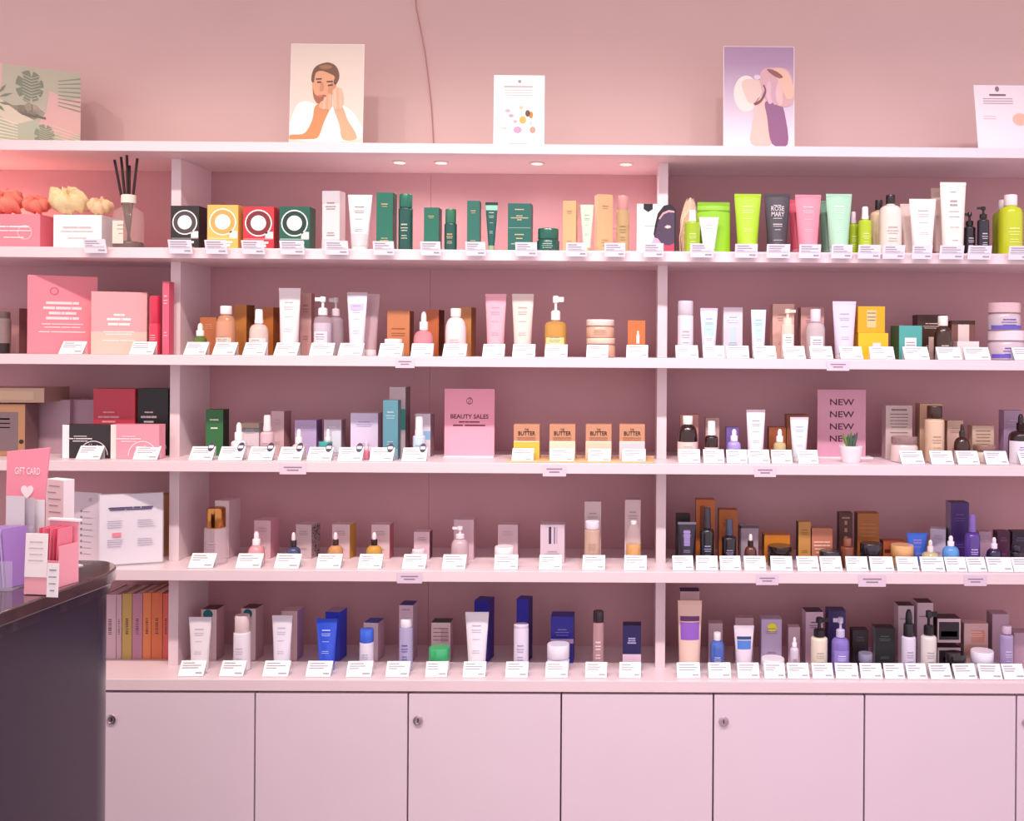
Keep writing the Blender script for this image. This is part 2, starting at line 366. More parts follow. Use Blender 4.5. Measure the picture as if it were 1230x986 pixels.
MB().prism(pk([(791, 302), (791, 296), (796, 292), (804, 293), (810, 290), (810, 302)]), -.0022, -.001).build('printed_neck', mat('#b8405c', .4), t)
MB().prism(pk([(773, 245), (784, 245), (784, 251), (778.5, 254.5), (773, 251)]), -.0008, .0).build('printed_badge', mat('#1c181c', .4), t)
MB().prism(pk([(780, 302), (781, 293), (786, 284), (790, 285), (794, 290), (795, 302)]), -.0026, 0).build('printed_hand', mat('#f0a8c0', .4), t)
lines(t, w, [(.62, .0, .01), (.55, .3, .012)], None, -.001, h, '#a49ca4')
REG.append((1, 785, 'sheet mask packet with dark face', .06))
# right bay
LIME = '#a9d22a'
def folded_bag():
    X0, X1, Z, h = frame(1, 816, 838, 238, .10); w = X1-X0
    t = thing('cloth_bag', 'crumpled beige net bag behind the small lime bottle', 'bag', ((X0+X1)/2, .10, Z), 0)
    b = MB(); n = 20; m = 10; v = []; f = []
    for j in range(m+1):
        u = j/m
        for k in range(n):
            a = 2*math.pi*k/n; r = w/2*(math.sin(math.pi*min(1, .12+u*.8))**.6)*(1+.13*math.sin(5*a+u*4)+.06*math.sin(11*a))
            v.append((r*math.cos(a)+w*.1*u, r*.6*math.sin(a), h*u*(1+.04*math.sin(3*a))*.97))
    for j in range(m):
        for k in range(n): k2 = (k+1) % n; f.append((j*n+k, j*n+k2, (j+1)*n+k2, (j+1)*n+k))
    f += [tuple(range(n-1, -1, -1)), tuple(m*n+k for k in range(n))]
    b.add(v, f).build('net', mat('#d8b79c', .9, noise=.2, scale=300, bump=.8), t, smooth=70)
    MB().tube([(-w*.45, -.02, .002), (-w*.5, -.021, h*.3), (-w*.3, -.02, h*.62), (w*.05, -.018, h*.8)], .0012).build('drawstring', mat('#ead2ba', .8), t, smooth=60)
folded_bag()
bottle(1, 822.5, 841, 252, 'small lime bottle with clear cap', '#9bbd22', '#f1e8ec', 'spray', .055, ytc=266, capw=.46, sh=.06, neck=.5, pc='#dff09a')
def pouch():
    X0, X1, Z, h = frame(1, 837, 877, 243, .085); w = X1-X0
    t = thing('stand_up_pouch', 'lime green pouch behind the small white tube', 'pouch', ((X0+X1)/2, .085, Z), 0, SHORT[1])
    b = MB(); n = 10; m = 10; v = []; f = []
    for sgn in (-1, 1):
        for j in range(m+1):
            u = j/m
            for i in range(n+1):
                q = i/n*2-1; v.append((q*w/2*(1-.03*u), sgn*.014*(1-u)**.7*math.sqrt(max(0, 1-q*q))-0.0, u*h*.97+.0002))
    o = (m+1)*(n+1)
    for j in range(m):
        for i in range(n):
            p = j*(n+1)+i; f.append((p, p+1, p+n+2, p+n+1)); f.append((o+p+n+1, o+p+n+2, o+p+1, o+p))
    b.add(v, f).build('pouch_body', mat('#8fc81e', .35), t, smooth=60)
    MB().box(-w/2*.97, w/2*.97, -.0012, .0012, h*.94, h).build('top_seal', mat('#84bb1c', .35), t)
    MB().box(-w/2*.96, w/2*.96, -.0035, -.0005, h*.82, h*.85).build('zip_line', mat('#6fa314', .35), t)
    REG.append((1, 866, 'lime green pouch', .085))
pouch()
tube(1, 840, 863, 261, 'small white tube leaning on the lime pouch', '#f4f0f4', dep=.055, cf=.12, taper=.6)
tube(1, 882, 914, 233, 'bright lime tube', LIME, cap='#a4cc28', dep=.065, cf=.12, pc='#dff0a0')
tube(1, 918, 949, 233, 'charcoal tube with white lettering', '#453f46', cap='#3a343a', dep=.065, cf=.12, pc='#c8c0c4', pr=[(.82, .22, .02), (.56, .28, .012), (.44, .3, .02), (.40, .3, .012), (.33, .2, .012), (.12, .34, .01)], txt=[('ROSE', .715, .075, '#d8d0d2', .5), ('MARY', .62, .075, '#d8d0d2', .5)])
tube(1, 955, 986, 234, 'rose pink tube in front of its twin', '#f08c9c', cap='#ee8a9a', dep=.06, cf=.12, pc='#f8c4cc')
tube(1, 947, 973, 240, 'deeper pink tube behind the rose pink tube', '#d8566e', cap='#e88090', dep=.115, cf=.12, pc=None)
tube(1, 992, 1023, 233, 'pale mint tube in front of its twin', '#a8d4b8', cap='#b4dcd0', dep=.06, cf=.12, pc='#d8f0e0')
tube(1, 984, 1008, 241, 'grey green tube behind the pale mint tube', '#6f9880', cap='#7fa890', dep=.115, cf=.12, pc=None)
bottle(1, 1018, 1031.5, 254, 'small lime spray bottle behind its twin', '#a3bd1f', '#ead8de', 'spray', .098, ytc=268, capw=.5, sh=.08, neck=.5, pc='#e4ee9a')
bottle(1, 1031, 1047, 248, 'small lime spray bottle with white cap', '#adc722', '#f4eaee', 'spray', .06, ytc=263, capw=.5, sh=.08, neck=.5, pc='#e4ee9a')
bottle(1, 1045, 1066, 240, 'cream bottle with black cap behind its twin', '#e6cfa8', '#211c1e', 'cap', .115, ytc=252, capw=.42, sh=.12, pc=None)
bottle(1, 1056, 1083, 234, 'cream white bottle with black flip cap', '#ecdcd0', '#211c1e', 'cap', .062, ytc=245, capw=.4, sh=.16, neck=.38, pc='#b8aaa8')
tube(1, 1081, 1104, 245, 'cream tube behind the plain white tube', '#e8d4c8', cap='#e8d8cc', dep=.115, cf=.1, pc=None)
tube(1, 1092, 1124, 239, 'plain white tube beside the tallest cream tube', '#f2e8e8', dep=.062, cf=.1, pc='#b0a4a6')
tube(1, 1129, 1160, 219, 'tallest cream tube with black cap ring', '#f3e6dc', cap='#3a2c2c', dep=.062, cf=.05, taper=.8, pc='#a89c9a', pr=[(.9, .16, .012), (.76, .2, .03), (.70, .22, .03), (.6, .3, .01), (.52, .34, .01), (.36, .3, .01), (.16, .2, .012)])
tube(1, 1118, 1144, 226, 'cream tube behind the tallest cream tube', '#dcc4b8', cap='#c8a898', dep=.115, cf=.08, pc=None)
bottle(1, 1157.5, 1171.5, 255, 'shorter black pump bottle with white print', '#221c22', '#161216', 'pump', .078, ytc=271, capw=.62, sh=.08, pc='#c8c0d0', flip=-1)
bottle(1, 1174, 1188, 248, 'taller black pump bottle with white print', '#28222e', '#161216', 'pump', .062, ytc=262, capw=.62, sh=.08, pc='#c8c0d8', flip=-1)
bottle(1, 1193, 1218, 240, 'lime bottle hidden behind the large lime bottle', '#8fa015', '#e8d8dc', 'cap', .12, ytc=252, capw=.5, sh=.14, pc=None)
bottle(1, 1199.5, 1228, 234, 'large lime bottle with white cap', '#c2d01c', '#f2e6e6', 'cap', .065, ytc=247, capw=.55, sh=.16, neck=.5, pc='#e8ee90')
# left bay: hair bands in trays, diffuser
def tray(x0, x1, yt, desc, c, side, s, ringc):
    t = carton(1, x0, x1, yt, desc, c, dep=.03, s=s, dd=.10, side=side, pc='#f8e8ea' if c != '#f6f0f0' else '#c8bcbe', pr=[(.62, .3, .05), (.5, .34, .03), (.3, .2, .03)], name='hair_band_box', cat='box')
    if ringc:
        n = 24; q = MB(); r0, r1 = .017, .0195
        v = [(.028+r*math.cos(2*math.pi*k/n), -.0008, .04+r*math.sin(2*math.pi*k/n)) for r in (r0, r1) for k in range(n)]
        q.add(v, [(k, (k+1) % n, (k+1) % n+n, k+n) for k in range(n)]).build('printed_circle', mat(ringc, .5), t)
    return t
tray(-14, 48, 257, 'pink card box of pink hair bands', '#ee8a98', '#f07c90', 13, '#f8c0c8')
tray(64, 122, 258, 'white card box of cream hair bands', '#f6f0f0', '#ece4e6', 13, None)
BOXTOP = max(at(20, 257, .03).z, at(90, 258, .03).z)+.0004
def scrunchie(px, py, r, desc, c, seed, tilt):
    p = at(px, py, .075); R = r*.62; rr = r*.66; n = 40; m = 12; v = []; f = []
    rnd = random.Random(seed); ph = [rnd.uniform(0, 6) for _ in range(4)]
    for i in range(n):
        a = 2*math.pi*i/n
        fold = 1+.14*math.sin(9*a+ph[0])+.1*math.sin(15*a+ph[1])+.12*math.sin(4*a+ph[2])
        for j in range(m):
            b = 2*math.pi*j/m; q = rr*fold*(1+.14*math.sin(3*b+7*a+ph[3]))
            v.append(((R+q*math.cos(b))*math.cos(a), (R+q*math.cos(b))*math.sin(a)*.72, q*math.sin(b)*1.15))
    for i in range(n):
        for j in range(m):
            f.append((i*m+j, ((i+1) % n)*m+j, ((i+1) % n)*m+(j+1) % m, i*m+(j+1) % m))
    M_ = Matrix.Rotation(.2, 3, 'Z') @ Matrix.Rotation(tilt, 3, 'X'); v = [tuple(M_ @ Vector(q)) for q in v]
    o = MB().add(v, f).build('hair_band', mat(c, .85, noise=.06, scale=200, bump=.4), None, smooth=80)
    o.location = (p.x, .068, BOXTOP+.0008-min(q[2] for q in v))
    return tag(o, desc, 'hair band', 'plush hair bands in the card boxes')
scrunchie(8, 241, .035, 'fluffy coral pink hair band at the box corner', '#f2937f', 1, .75)
scrunchie(46, 245, .025, 'rounder coral pink hair band beside the cream ones', '#ef8a78', 2, .7)
scrunchie(85, 242, .037, 'larger cream plush hair band in the white box', '#f2d9a8', 3, .75)
scrunchie(122, 249, .023, 'smaller cream plush hair band by the diffuser', '#eec9a0', 4, .6)
def diffuser():
    X0, X1, Z, h = frame(1, 137, 172, 233, .045); R = (X1-X0)/2; cx = (X0+X1)/2
    t = thing('reed_diffuser', 'clear glass reed diffuser with black reeds on the first shelf', 'diffuser', (cx, .045, Z), 0)
    MB().lathe([(R*.92, 0), (R, .004), (R, h*.55), (R*.92, h*.68), (R*.45, h*.76), (R*.4, h*.84)], 28).build('glass_bottle', glass('#e8ccc4', .2), t, smooth=50)
    MB().lathe([(R*.9, 0), (R*.97, .003), (R*.97, .014), (R*.9, .017)], 28, z=.0005).build('glass_base', mat('#3a2226', .2), t, smooth=50)
    MB().lathe([(R*.48, 0), (R*.48, h*.14), (R*.44, h*.15)], 22, z=h*.83).build('collar', mat('#f0e4d4', .4), t, smooth=40)
    MB().box(-.022, .006, -R-.0008, -R+.001, .010, h*.48).build('label_panel', mat('#ead8c8', .5), t)
    q = MB(); lines(t, .03, [(.4, .3, .02), (.33, .34, .015), (.25, .2, .015)], None, -R-.0012, h, '#a88f86')
    zt = at(150, 190.5, .045).z-Z
    for (ux, k) in ((139, .98), (144.5, 1.02), (151.5, 1.04), (153.5, .93), (166, 1.0)):
        xx = at(ux, 190, .045).x-cx
        MB().tube([(xx*-.12, random.uniform(-.004, .004), .02), (xx, random.uniform(-.012, .012), zt*k)], .0034, 8).build('reed', mat('#2a1519', .7), t, smooth=50)
    REG.append((1, 154, 'clear glass reed diffuser', .08))
diffuser()

# ================================================================== SECOND SHELF
PINKB = '#ef8d9b'
def big_box(row, x0, x1, yt, desc, c, s, side, dep, dd, **k): return carton(row, x0, x1, yt, desc, c, dep=dep, s=s, dd=dd, side=side, **k)
t = big_box(2, 33, 98, 330, 'large pink gift box with white print', '#f08c9a', -10, '#f4b4b6', .035, .07, yaw0=.5, pc='#f8e0e2', pr=[(.65, .24, .034), (.585, .28, .034), (.52, .2, .034), (.455, .24, .034), (.38, .3, .012), (.34, .26, .012), (.28, .34, .014)], disc=[(-.25, .8, .13, '#c86478', 0), (-.25, .8, .09, '#ee8797', 1)])
big_box(2, 109.5, 167, 350, 'smaller pink and cream gift box', '#f4a6aa', -3, '#f4c0bc', .045, .06, yaw0=.33, pc='#faeeea', pr=[(.63, .1, .034), (.56, .22, .04), (.48, .2, .04), (.36, .28, .014), (.32, .24, .014), (.22, .3, .014)], bands=[(-1, 1, 0, .36, '#efc2b4')])
carton(2, 92, 109, 372, 'brown pink carton between the two gift boxes', '#b0625c', dep=.215, dd=.05, pc='#7a3038', pr=[(.4, .4, .03), (.34, .4, .03), (.28, .4, .03), (.2, .4, .04), (.14, .4, .04)])
carton(2, -12, 23, 370, 'dusty pink carton beside the large gift box', '#b57f80', dep=.17, dd=.06, pc=None)
bottle(2, -6, 12, 374, 'smoky grey bottle with black base', '#8c7a78', '#6f5c5c', 'cap', .10, ytc=382, capw=.9, sh=.04, neck=.9, pc=None, label='#2c2024', lab=(.0, .3, 1.5))
bottle(2, 180, 193, 355, 'slim red lip gloss tube with clear base', '#dc3a56', '#d02c4c', 'cap', .075, ytc=388, capw=.98, sh=.02, neck=.95, pc='#c8b8bc')
carton(2, 195, 203, 338, 'thin pink carton beside the divider', '#e0607a', dep=.06, dd=.03, pc='#f4c8d0')
CB = '#b06a30'
bottle(2, 233, 248, 388, 'small dark green dropper bottle', '#5f7a2c', '#f6efe8', 'dropper', .055, ytc=403, capw=.6, sh=.2, pc=None, alpha=.85)
carton(2, 240, 260, 381, 'short orange brown carton behind green dropper', '#b5683c', dep=.14, s=3, side='#8a4c28', pc='#d8a070')
bottle(2, 260, 283, 367, 'clear peach bottle with white ribbed cap', '#e3a583', '#f4e8e4', 'cap', .062, ytc=377, capw=.58, sh=.3, neck=.45, alpha=.6, liquid=('#dca284', .82), label='#ecd0c0', lab=(.0, .6, .9))
carton(2, 279, 296, 366, 'ochre brown carton behind clear peach bottle', '#b9762e', dep=.14, s=10, side='#6f3f18', pc=None)
bottle(2, 300, 322, 371, 'clear white spray bottle with white overcap', '#ecd8d0', '#f6f0f2', 'spray', .062, ytc=388, capw=.42, sh=.25, neck=.35, alpha=.7, label='#f2e4e0', lab=(0, .7, 1.1))
carton(2, 314, 328, 369, 'ochre carton behind clear spray bottle', '#b4692c', dep=.14, s=8, side='#8f4c1c', pc=None)
tube(2, 335, 361, 346, 'large white tube beside the dusty pink carton', '#efe4e6', dep=.10, taper=.82, cf=.1, pc='#c0b2b6')
carton(2, 360, 374, 352, 'dusty pink slim carton beside large white tube', '#c99a96', dep=.145, s=3, side='#b07c78', pc='#a07470')
bottle(2, 377, 398.5, 356, 'clear lilac pump bottle', '#d6c4d0', '#f2eaec', 'pump', .062, ytc=378, capw=.5, sh=.16, alpha=.35, liquid=('#dccfe2', .8), label='#e4d8e4', lab=(.05, .7, .8), flip=-1)
bottle(2, 394, 413, 357, 'clear lilac pump bottle behind its twin', '#c4b0bc', '#d8c8cc', 'pump', .12, ytc=379, capw=.5, sh=.16, alpha=.5, pc=None, flip=-1)
tube(2, 417, 441, 351, 'pale lilac white tube with fine print', '#ebe2ee', dep=.09, taper=.7, cf=.1, crimp='#c8b4bc', band=[(.72, .84, .8, '#c4bcdc')], pc='#b0a8c8')
tube(2, 433, 456, 353, 'dusty lilac tube behind the pale lilac tube', '#c9a8b0', dep=.145, taper=.7, cf=.1, pc=None)
COP = '#c27a50'
carton(2, 465, 492, 373, 'copper carton behind white lidded pot', COP, dep=.13, s=4, side='#7a3f20', pc='#8f5030', top='#8f5528', pr=[(.6, .3, .02), (.5, .3, .012), (.45, .3, .012)])
jar(2, 462, 483, 407, 'small white pot in front of copper carton', '#f0d8d0', '#f8efe8', .06, lf=.4, pc=None)
bottle(2, 497, 521, 374, 'rose pink dropper bottle with white teat', '#e79aa6', '#f4e8e2', 'dropper', .06, ytc=396, capw=.42, sh=.34, alpha=.65, liquid=('#e58f9f', .7), pc=None)
carton(2, 511, 527, 372, 'rust carton behind rose pink dropper', '#bb6236', dep=.14, s=7, side='#54240f', pc=None)
bottle(2, 535, 560, 370, 'milky pink bottle with white cap', '#eedada', '#f4eae2', 'cap', .062, ytc=380, capw=.5, sh=.34, neck=.4, pc='#c8aab0')
carton(2, 545, 566, 369, 'tan copper carton behind milky pink bottle', '#c08452', dep=.14, s=6, side='#8a5426', pc=None)
tube(2, 583, 608, 353, 'pastel pink tube beside the beige tube', '#f2aebc', cap='#f4d0d4', dep=.10, taper=.78, cf=.08, pc='#d89aa8')
tube(2, 615, 641, 353, 'beige tube beside the amber pump', '#e6d4cc', cap='#eadcd4', dep=.10, taper=.76, cf=.08, pc='#b8a09c')
bottle(2, 654, 681, 355, 'amber oil pump bottle', '#dba850', '#f4ece8', 'pump', .07, ytc=384, capw=.42, sh=.16, alpha=.55, liquid=('#d8a040', .86), label='#f0dc98', lab=(.1, .62, .9), flip=1)
jar(2, 704, 739, 406, 'lower beige jar of a stack of two', '#dcaf98', '#eed6c0', .07, lf=.3, pc=None)
jar(2, 704, 738, 384, 'upper beige jar of a stack of two', '#d8a890', '#f0dfd4', .07, lf=.34, pc='#b8907c', zb=at(721, 406, .07).z)
t = carton(2, 754, 775, 385, 'small orange carton with white dropper picture', '#c8703c', dep=.06, dd=.04, pc='#e8b080', pr=[(.15, .3, .03), (.1, .3, .03)], bands=[(.0, .34, .38, .62, '#f6f0ec'), (.08, .26, .62, .72, '#f6f0ec')])
# right bay
bottle(2, 814, 833, 361, 'tall frosted white bottle with silver cap', '#e6dce4', '#cfc4d0', 'cap', .07, ytc=378, capw=.96, sh=.02, neck=.9, pc='#b0a4b4')
tube(2, 841, 862, 370, 'pale blue and white small tube', '#dcdcec', dep=.07, taper=.72, cf=.1, band=[(.4, .72, .7, '#b4d4ea')], pc='#98a8c8', crimp='#d0bcd0')
carton(2, 869, 892, 369, 'white carton with pale blue drop picture', '#e8dde4', dep=.12, dd=.04, pc='#98a8c0', bands=[(-.35, .35, .25, .62, '#c8dcea'), (-.5, .6, .68, .8, '#f8f2f2')])
tube(2, 902, 920, 372, 'slim white tube with pale blue front', '#e6e2f0', dep=.07, taper=.8, cf=.1, band=[(.35, .85, .7, '#bcd8f0')], pc='#98b0d0')
carton(2, 928, 954, 365, 'peach carton behind cream pump bottle', '#dcb0a4', dep=.13, dd=.05, pc='#b88c80', side='#c09080')
bottle(2, 938, 954, 371, 'cream pump bottle with white label', '#ecd0bc', '#f2dcc8', 'pump', .065, ytc=388, capw=.7, sh=.05, neck=.7, label='#f6eeec', lab=(.15, .72, .9), flip=1)
carton(2, 962, 990, 369, 'dusty rose carton behind clear square bottle', '#cf9e98', dep=.13, dd=.05, pc='#b08078', side='#b88880')
bottle(2, 968, 991, 371, 'clear square bottle with lilac white cap', '#d8c8cc', '#eadcec', 'cap', .065, ytc=386, capw=.54, sh=.2, neck=.4, alpha=.7, label='#ece4ea', lab=(.1, .75, .7))
tube(2, 1000, 1028, 362, 'lilac white tube beside the yellow cartons', '#dcd0e4', dep=.06, taper=.76, cf=.08, pc='#b0a4c0')
YEL = '#e8b41c'
carton(2, 1031, 1067, 400, 'lower yellow carton of a stack of two', '#efbe20', dep=.075, dd=.06, pc=None, bands=[(-.05, .5, .0, .62, '#e6e0ec')])
carton(2, 1030.5, 1063, 368, 'upper yellow carton of a stack of two', '#e2a818', dep=.078, dd=.05, pc='#6a6070', pr=[(.75, .16, .03), (.6, .16, .03), (.48, .14, .03)], bands=[(-.35, .35, .2, .86, '#dcc488')], zb=at(1048, 400, .075).z)
carton(2, 1080, 1109, 391, 'teal carton with white label', '#4fa8a0', dep=.06, s=-11, side='#3c5a3c', pc='#8a8088', pr=[(.5, .2, .02), (.42, .2, .02)], bands=[(-.5, .5, .15, .64, '#f2eeee')], dd=.055)
carton(2, 1102, 1136, 378, 'dark brown carton behind brown bottle', '#45281e', dep=.14, dd=.05, top='#38201a', pc='#d8c8b8', bands=[(-.2, .8, .0, .5, '#d8b8a8')])
bottle(2, 1122, 1143, 379, 'dark brown bottle with white cap', '#3c2418', '#f2e8dc', 'cap', .062, ytc=391, capw=.56, sh=.34, neck=.4, pc='#e8d8b8')
carton(2, 1143, 1171, 385, 'brown carton with white portrait label', '#7c5044', dep=.14, dd=.05, top='#48281e', pc=None, bands=[(-1, 1, .9, 1, '#48281e'), (-.45, .5, .46, .92, '#e6d2cc')])
carton(2, 1150, 1176, 410, 'small white carton before the brown carton', '#f0dfdc', dep=.075, dd=.035, pc=None)
jar(2, 1187, 1230, 397, 'lower lilac jar of a stack of two', '#cdbcc4', '#ecd8de', .085, lf=.34, pc='#5a4cae', band=(.1, .3, '#6a5cc8'))
jar(2, 1187, 1225, 364, 'upper lilac jar of a stack of two', '#c9b8be', '#dcb8bc', .085, lf=.36, pc='#5a4cae', zb=at(1208, 397, .085).z, band=(.05, .28, '#6a5cb8'))

# ================================================================== THIRD SHELF
carton(3, -30, 30, 484, 'gold framed carton with grey window', '#b0805c', dep=.09, dd=.06, s=0, side='#7a5a5c', pc=None, bands=[(-1, .72, .1, .85, '#7a6468'), (-.9, .4, .70, .73, '#b8a8a8'), (-.9, .4, .62, .64, '#b8a8a8'), (-.9, .4, .54, .56, '#b8a8a8')], disc=[(.86, .28, .09, '#2a1a18', 1)])
carton(3, -30, 53, 466, 'flat cream carton lying on the gold framed carton', '#c9a68c', dep=.09, dd=.12, s=0, side='#a88078', pc=None, zb=at(0, 484, .09).z+.0014, bands=[(-1, .7, .2, .8, '#d8b898')])
carton(3, 39, 84, 478, 'plain mauve carton beside the gold framed one', '#b898a8', dep=.165, dd=.1, pc=None)
carton(3, 85, 114, 478, 'plain mauve carton next to the red carton', '#b08c9e', dep=.18, dd=.1, pc=None)
def mask_kit(x0, x1, yt, desc, c, dep, lc, dd=.04, edge=None):
    t = carton(3, x0, x1, yt, desc, c, dep=dep, dd=dd, pc=None, bands=[(-1, -1+2*edge[0], 0, 1, edge[1])] if edge else [])
    w = at(x1, yt, dep).x-at(x0, yt, dep).x; n = 26; r = w*.30; q = MB(); hh = at(x0, yt, dep).z-ZT[3]
    lines(t, w, [(.64, .14, .02), (.57, .26, .03), (.50, .16, .025)], None, -.0011, hh, lc, ox=-w*.12)
    v = [(w*.16+rr*math.cos(math.pi*k/n), -.0009, hh*.10+rr*math.sin(math.pi*k/n)) for rr in (r, r*.94) for k in range(n+1)]
    q.add(v, [(k, k+1, k+n+2, k+n+1) for k in range(n)])
    for i in range(14):
        a = random.uniform(.2, 2.9); rr = r*random.uniform(.2, .8)
        x, z = w*.16+rr*math.cos(a), hh*.10+rr*math.sin(a); q.add([(x-.0016, -.0009, z-.0008), (x+.0016, -.0009, z-.0008), (x+.0016, -.0009, z+.0008), (x-.0016, -.0009, z+.0008)], [(0, 1, 2, 3)])
    q.build('printed_circle', mat(lc, .5), t)
mask_kit(112, 162, 466, 'red carton with thin circle drawing', '#c8384e', .12, '#e89aa2', .05)
mask_kit(165, 202, 466, 'tall black carton with thin circle drawing', '#1c1618', .125, '#d8c8cc', .05)
mask_kit(75, 132, 509, 'shorter black carton with white spine', '#2e2428', .05, '#e8dce0', edge=(.14, '#f6eef0'))
mask_kit(133, 191, 509, 'pink carton with white circle drawing', '#f29aaa', .042, '#fbe6ea', .036, edge=(.11, '#f6e0da'))
carton(3, 247, 268, 491, 'forest green carton beside the white dropper', '#2f6e3c', dep=.125, s=4, side='#1a2a1c', pc='#d8e8d8', pr=[(.78, .26, .03), (.60, .2, .03)], dd=.04)
bottle(3, 278, 296, 507, 'white dropper bottle with dark round seal', '#f0e8ee', '#f4eef0', 'dropper', .06, ytc=528, capw=.55, sh=.16, pc='#8a80a0')
carton(3, 288, 311, 507, 'white carton with grey stripe near top', '#dccfd4', dep=.14, s=3, pc='#a8a0a8', bands=[(-1, 1, .72, .86, '#6f7078'), (-1, 1, .86, 1, '#b8a088')], side='#b8a4ac')
bottle(3, 313, 329, 498, 'blush pink spray bottle', '#dbb8c0', '#ecdce0', 'spray', .06, ytc=517, capw=.55, sh=.1, pc='#b09098')
carton(3, 324, 341, 493, 'tall blush carton behind pink spray bottle', '#d0b0b4', dep=.14, s=9, side='#96686c', pc='#b89aa0')
bottle(3, 351, 367, 515, 'pearl dropper bottle before lilac carton', '#d8c4c0', '#f2e8e6', 'dropper', .06, ytc=532, capw=.5, sh=.3, pc=None)
carton(3, 354, 380, 503, 'lilac patterned carton beside the blush carton', '#b8a4cc', dep=.14, s=4, side='#7a5f9a', pc='#d8ccec')
jar(3, 383, 399, 530, 'little teal lidded pot', '#d8e4e8', '#3aa49c', .055, lf=.35, pc=None)
bottle(3, 387, 401, 515, 'white dropper bottle behind teal pot', '#e4dae4', '#f2eaf0', 'dropper', .10, ytc=532, capw=.5, sh=.3, pc=None)
carton(3, 389, 410, 503, 'grey lilac carton with icy print', '#c4b8c8', dep=.14, s=3, side='#a08a9a', pc='#e8e8f4', bands=[(-.1, .9, .1, .7, '#d4dce6')])
carton(3, 421, 454, 495, 'wide white and lilac carton', '#dcd0ea', dep=.125, s=3, side='#a88ca4', pc='#a8a0d0', dd=.045)
bottle(3, 436, 444, 530, 'tiny rose dropper vial', '#e27a92', '#e8c8d0', 'dropper', .055, ytc=540, capw=.7, sh=.2, pc=None)
carton(3, 460, 478, 480, 'slate teal carton before taller white carton', '#5f95a4', dep=.06, s=1, side='#48707c', pc='#b8d4dc', bands=[(-1, 1, .0, .18, '#8fb4bc')], dd=.035)
carton(3, 467, 487, 464, 'tallest white carton with teal leaf print', '#d0bcc0', dep=.14, s=6, side='#7a6068', pc=None, bands=[(.2, 1, .38, .68, '#48a090')])
bottle(3, 496, 511, 500, 'white and blue spray bottle', '#c8dcea', '#f0e8ec', 'spray', .06, ytc=522, capw=.62, sh=.06, neck=.6, pc='#88b0d0')
carton(3, 498, 517, 496, 'white and sky blue carton', '#dcd0dc', dep=.13, s=5, side='#8a7078', pc=None, bands=[(-1, 1, .4, .6, '#88b4d4')])
# beauty sales sign (tear-off block on a small foot)
def sign(x0, x1, yt, dep, label, c, foot=None):
    X0, X1, Z, h = frame(3, x0, x1, yt, dep); w = X1-X0
    t = thing('sign_card', label, 'sign', ((X0+X1)/2, dep, Z), 0)
    MB().box(-w/2, w/2, 0, .005, 0.002, h).build('sign_panel', mat(c, .42), t)
    if foot: MB().box(-w/2+foot[0], w/2+foot[1], -.012, .03, 0, .0035).build('foot', mat('#f4ecf0', .35), t)
    return t, w, h
t, w, h = sign(534, 594, 467, .13, 'pink sign reading beauty sales beside the butter cartons', '#f0a4b8', (0, 0))
text(t, 'BEAUTY SALES', 0, h*.565, h*.062, '#5a1f30', -.0004, .02, w*.76)
lines(t, w, [(.515, .21, .02), (.465, .33, .022)], None, -.0004, h, '#7a3444')
n = 24
def ringm(t, cx, cz, r0, r1, c, y=-.0004, nm='emblem'):
    v = [(cx+r*math.cos(2*math.pi*k/n), y, cz+r*math.sin(2*math.pi*k/n)) for r in (r0, r1) for k in range(n)]
    MB().add(v, [(k, (k+1) % n, (k+1) % n+n, k+n) for k in range(n)]).build(nm, mat(c, .5), t)
ringm(t, 0, h*.82, .0075, .009, '#7a2c40'); ringm(t, .001, h*.855, .003, .0042, '#7a2c40'); ringm(t, -.0005, h*.80, .0025, .0036, '#7a2c40')
REG.append((3, 564, 'pink beauty sales sign', .3))
# wooden tray with butter cartons
a = at(611, 545, .04).x; b = at(786, 545, .04).x
tr = thing('wooden_tray', 'thin pale wooden tray under the four butter cartons', 'tray', ((a+b)/2, .012, ZT[3]+.0004), 0)
WOOD = mat('#e2b98c', .5, noise=.12, scale=40)
MB().box(-(b-a)/2, (b-a)/2, 0, .10, 0, .004).build('tray_base', WOOD, tr)
MB().box(-(b-a)/2, (b-a)/2, .0965, .10, .004, .008).build('tray_lip', WOOD, tr)
for (x0, x1, desc, c2) in ((617, 648, 'kraft butter carton with yellow lower half', '#f2c048'), (660, 691, 'kraft butter carton with pistachio lower half', '#e2dcc0'),
                           (703.5, 734.5, 'kraft butter carton with cream lower half', '#eecdb0'), (744, 774.5, 'kraft butter carton with blush lower half', '#f2cfd2')):
    carton(3, x0, x1, 510, desc, '#c99070', dep=.056, dd=.035, zb=ZT[3]+.0046, pc='#a87050', pr=[(.62, .36, .03), (.56, .36, .02)], bands=[(-1.0, 1.0, .0, .5, c2), (-.98, .98, .5, .52, '#f4ead8')],
           txt=[('THE', .83, .06, '#4a2c24', .16), ('BUTTER', .69, .12, '#3a201c', .66)])
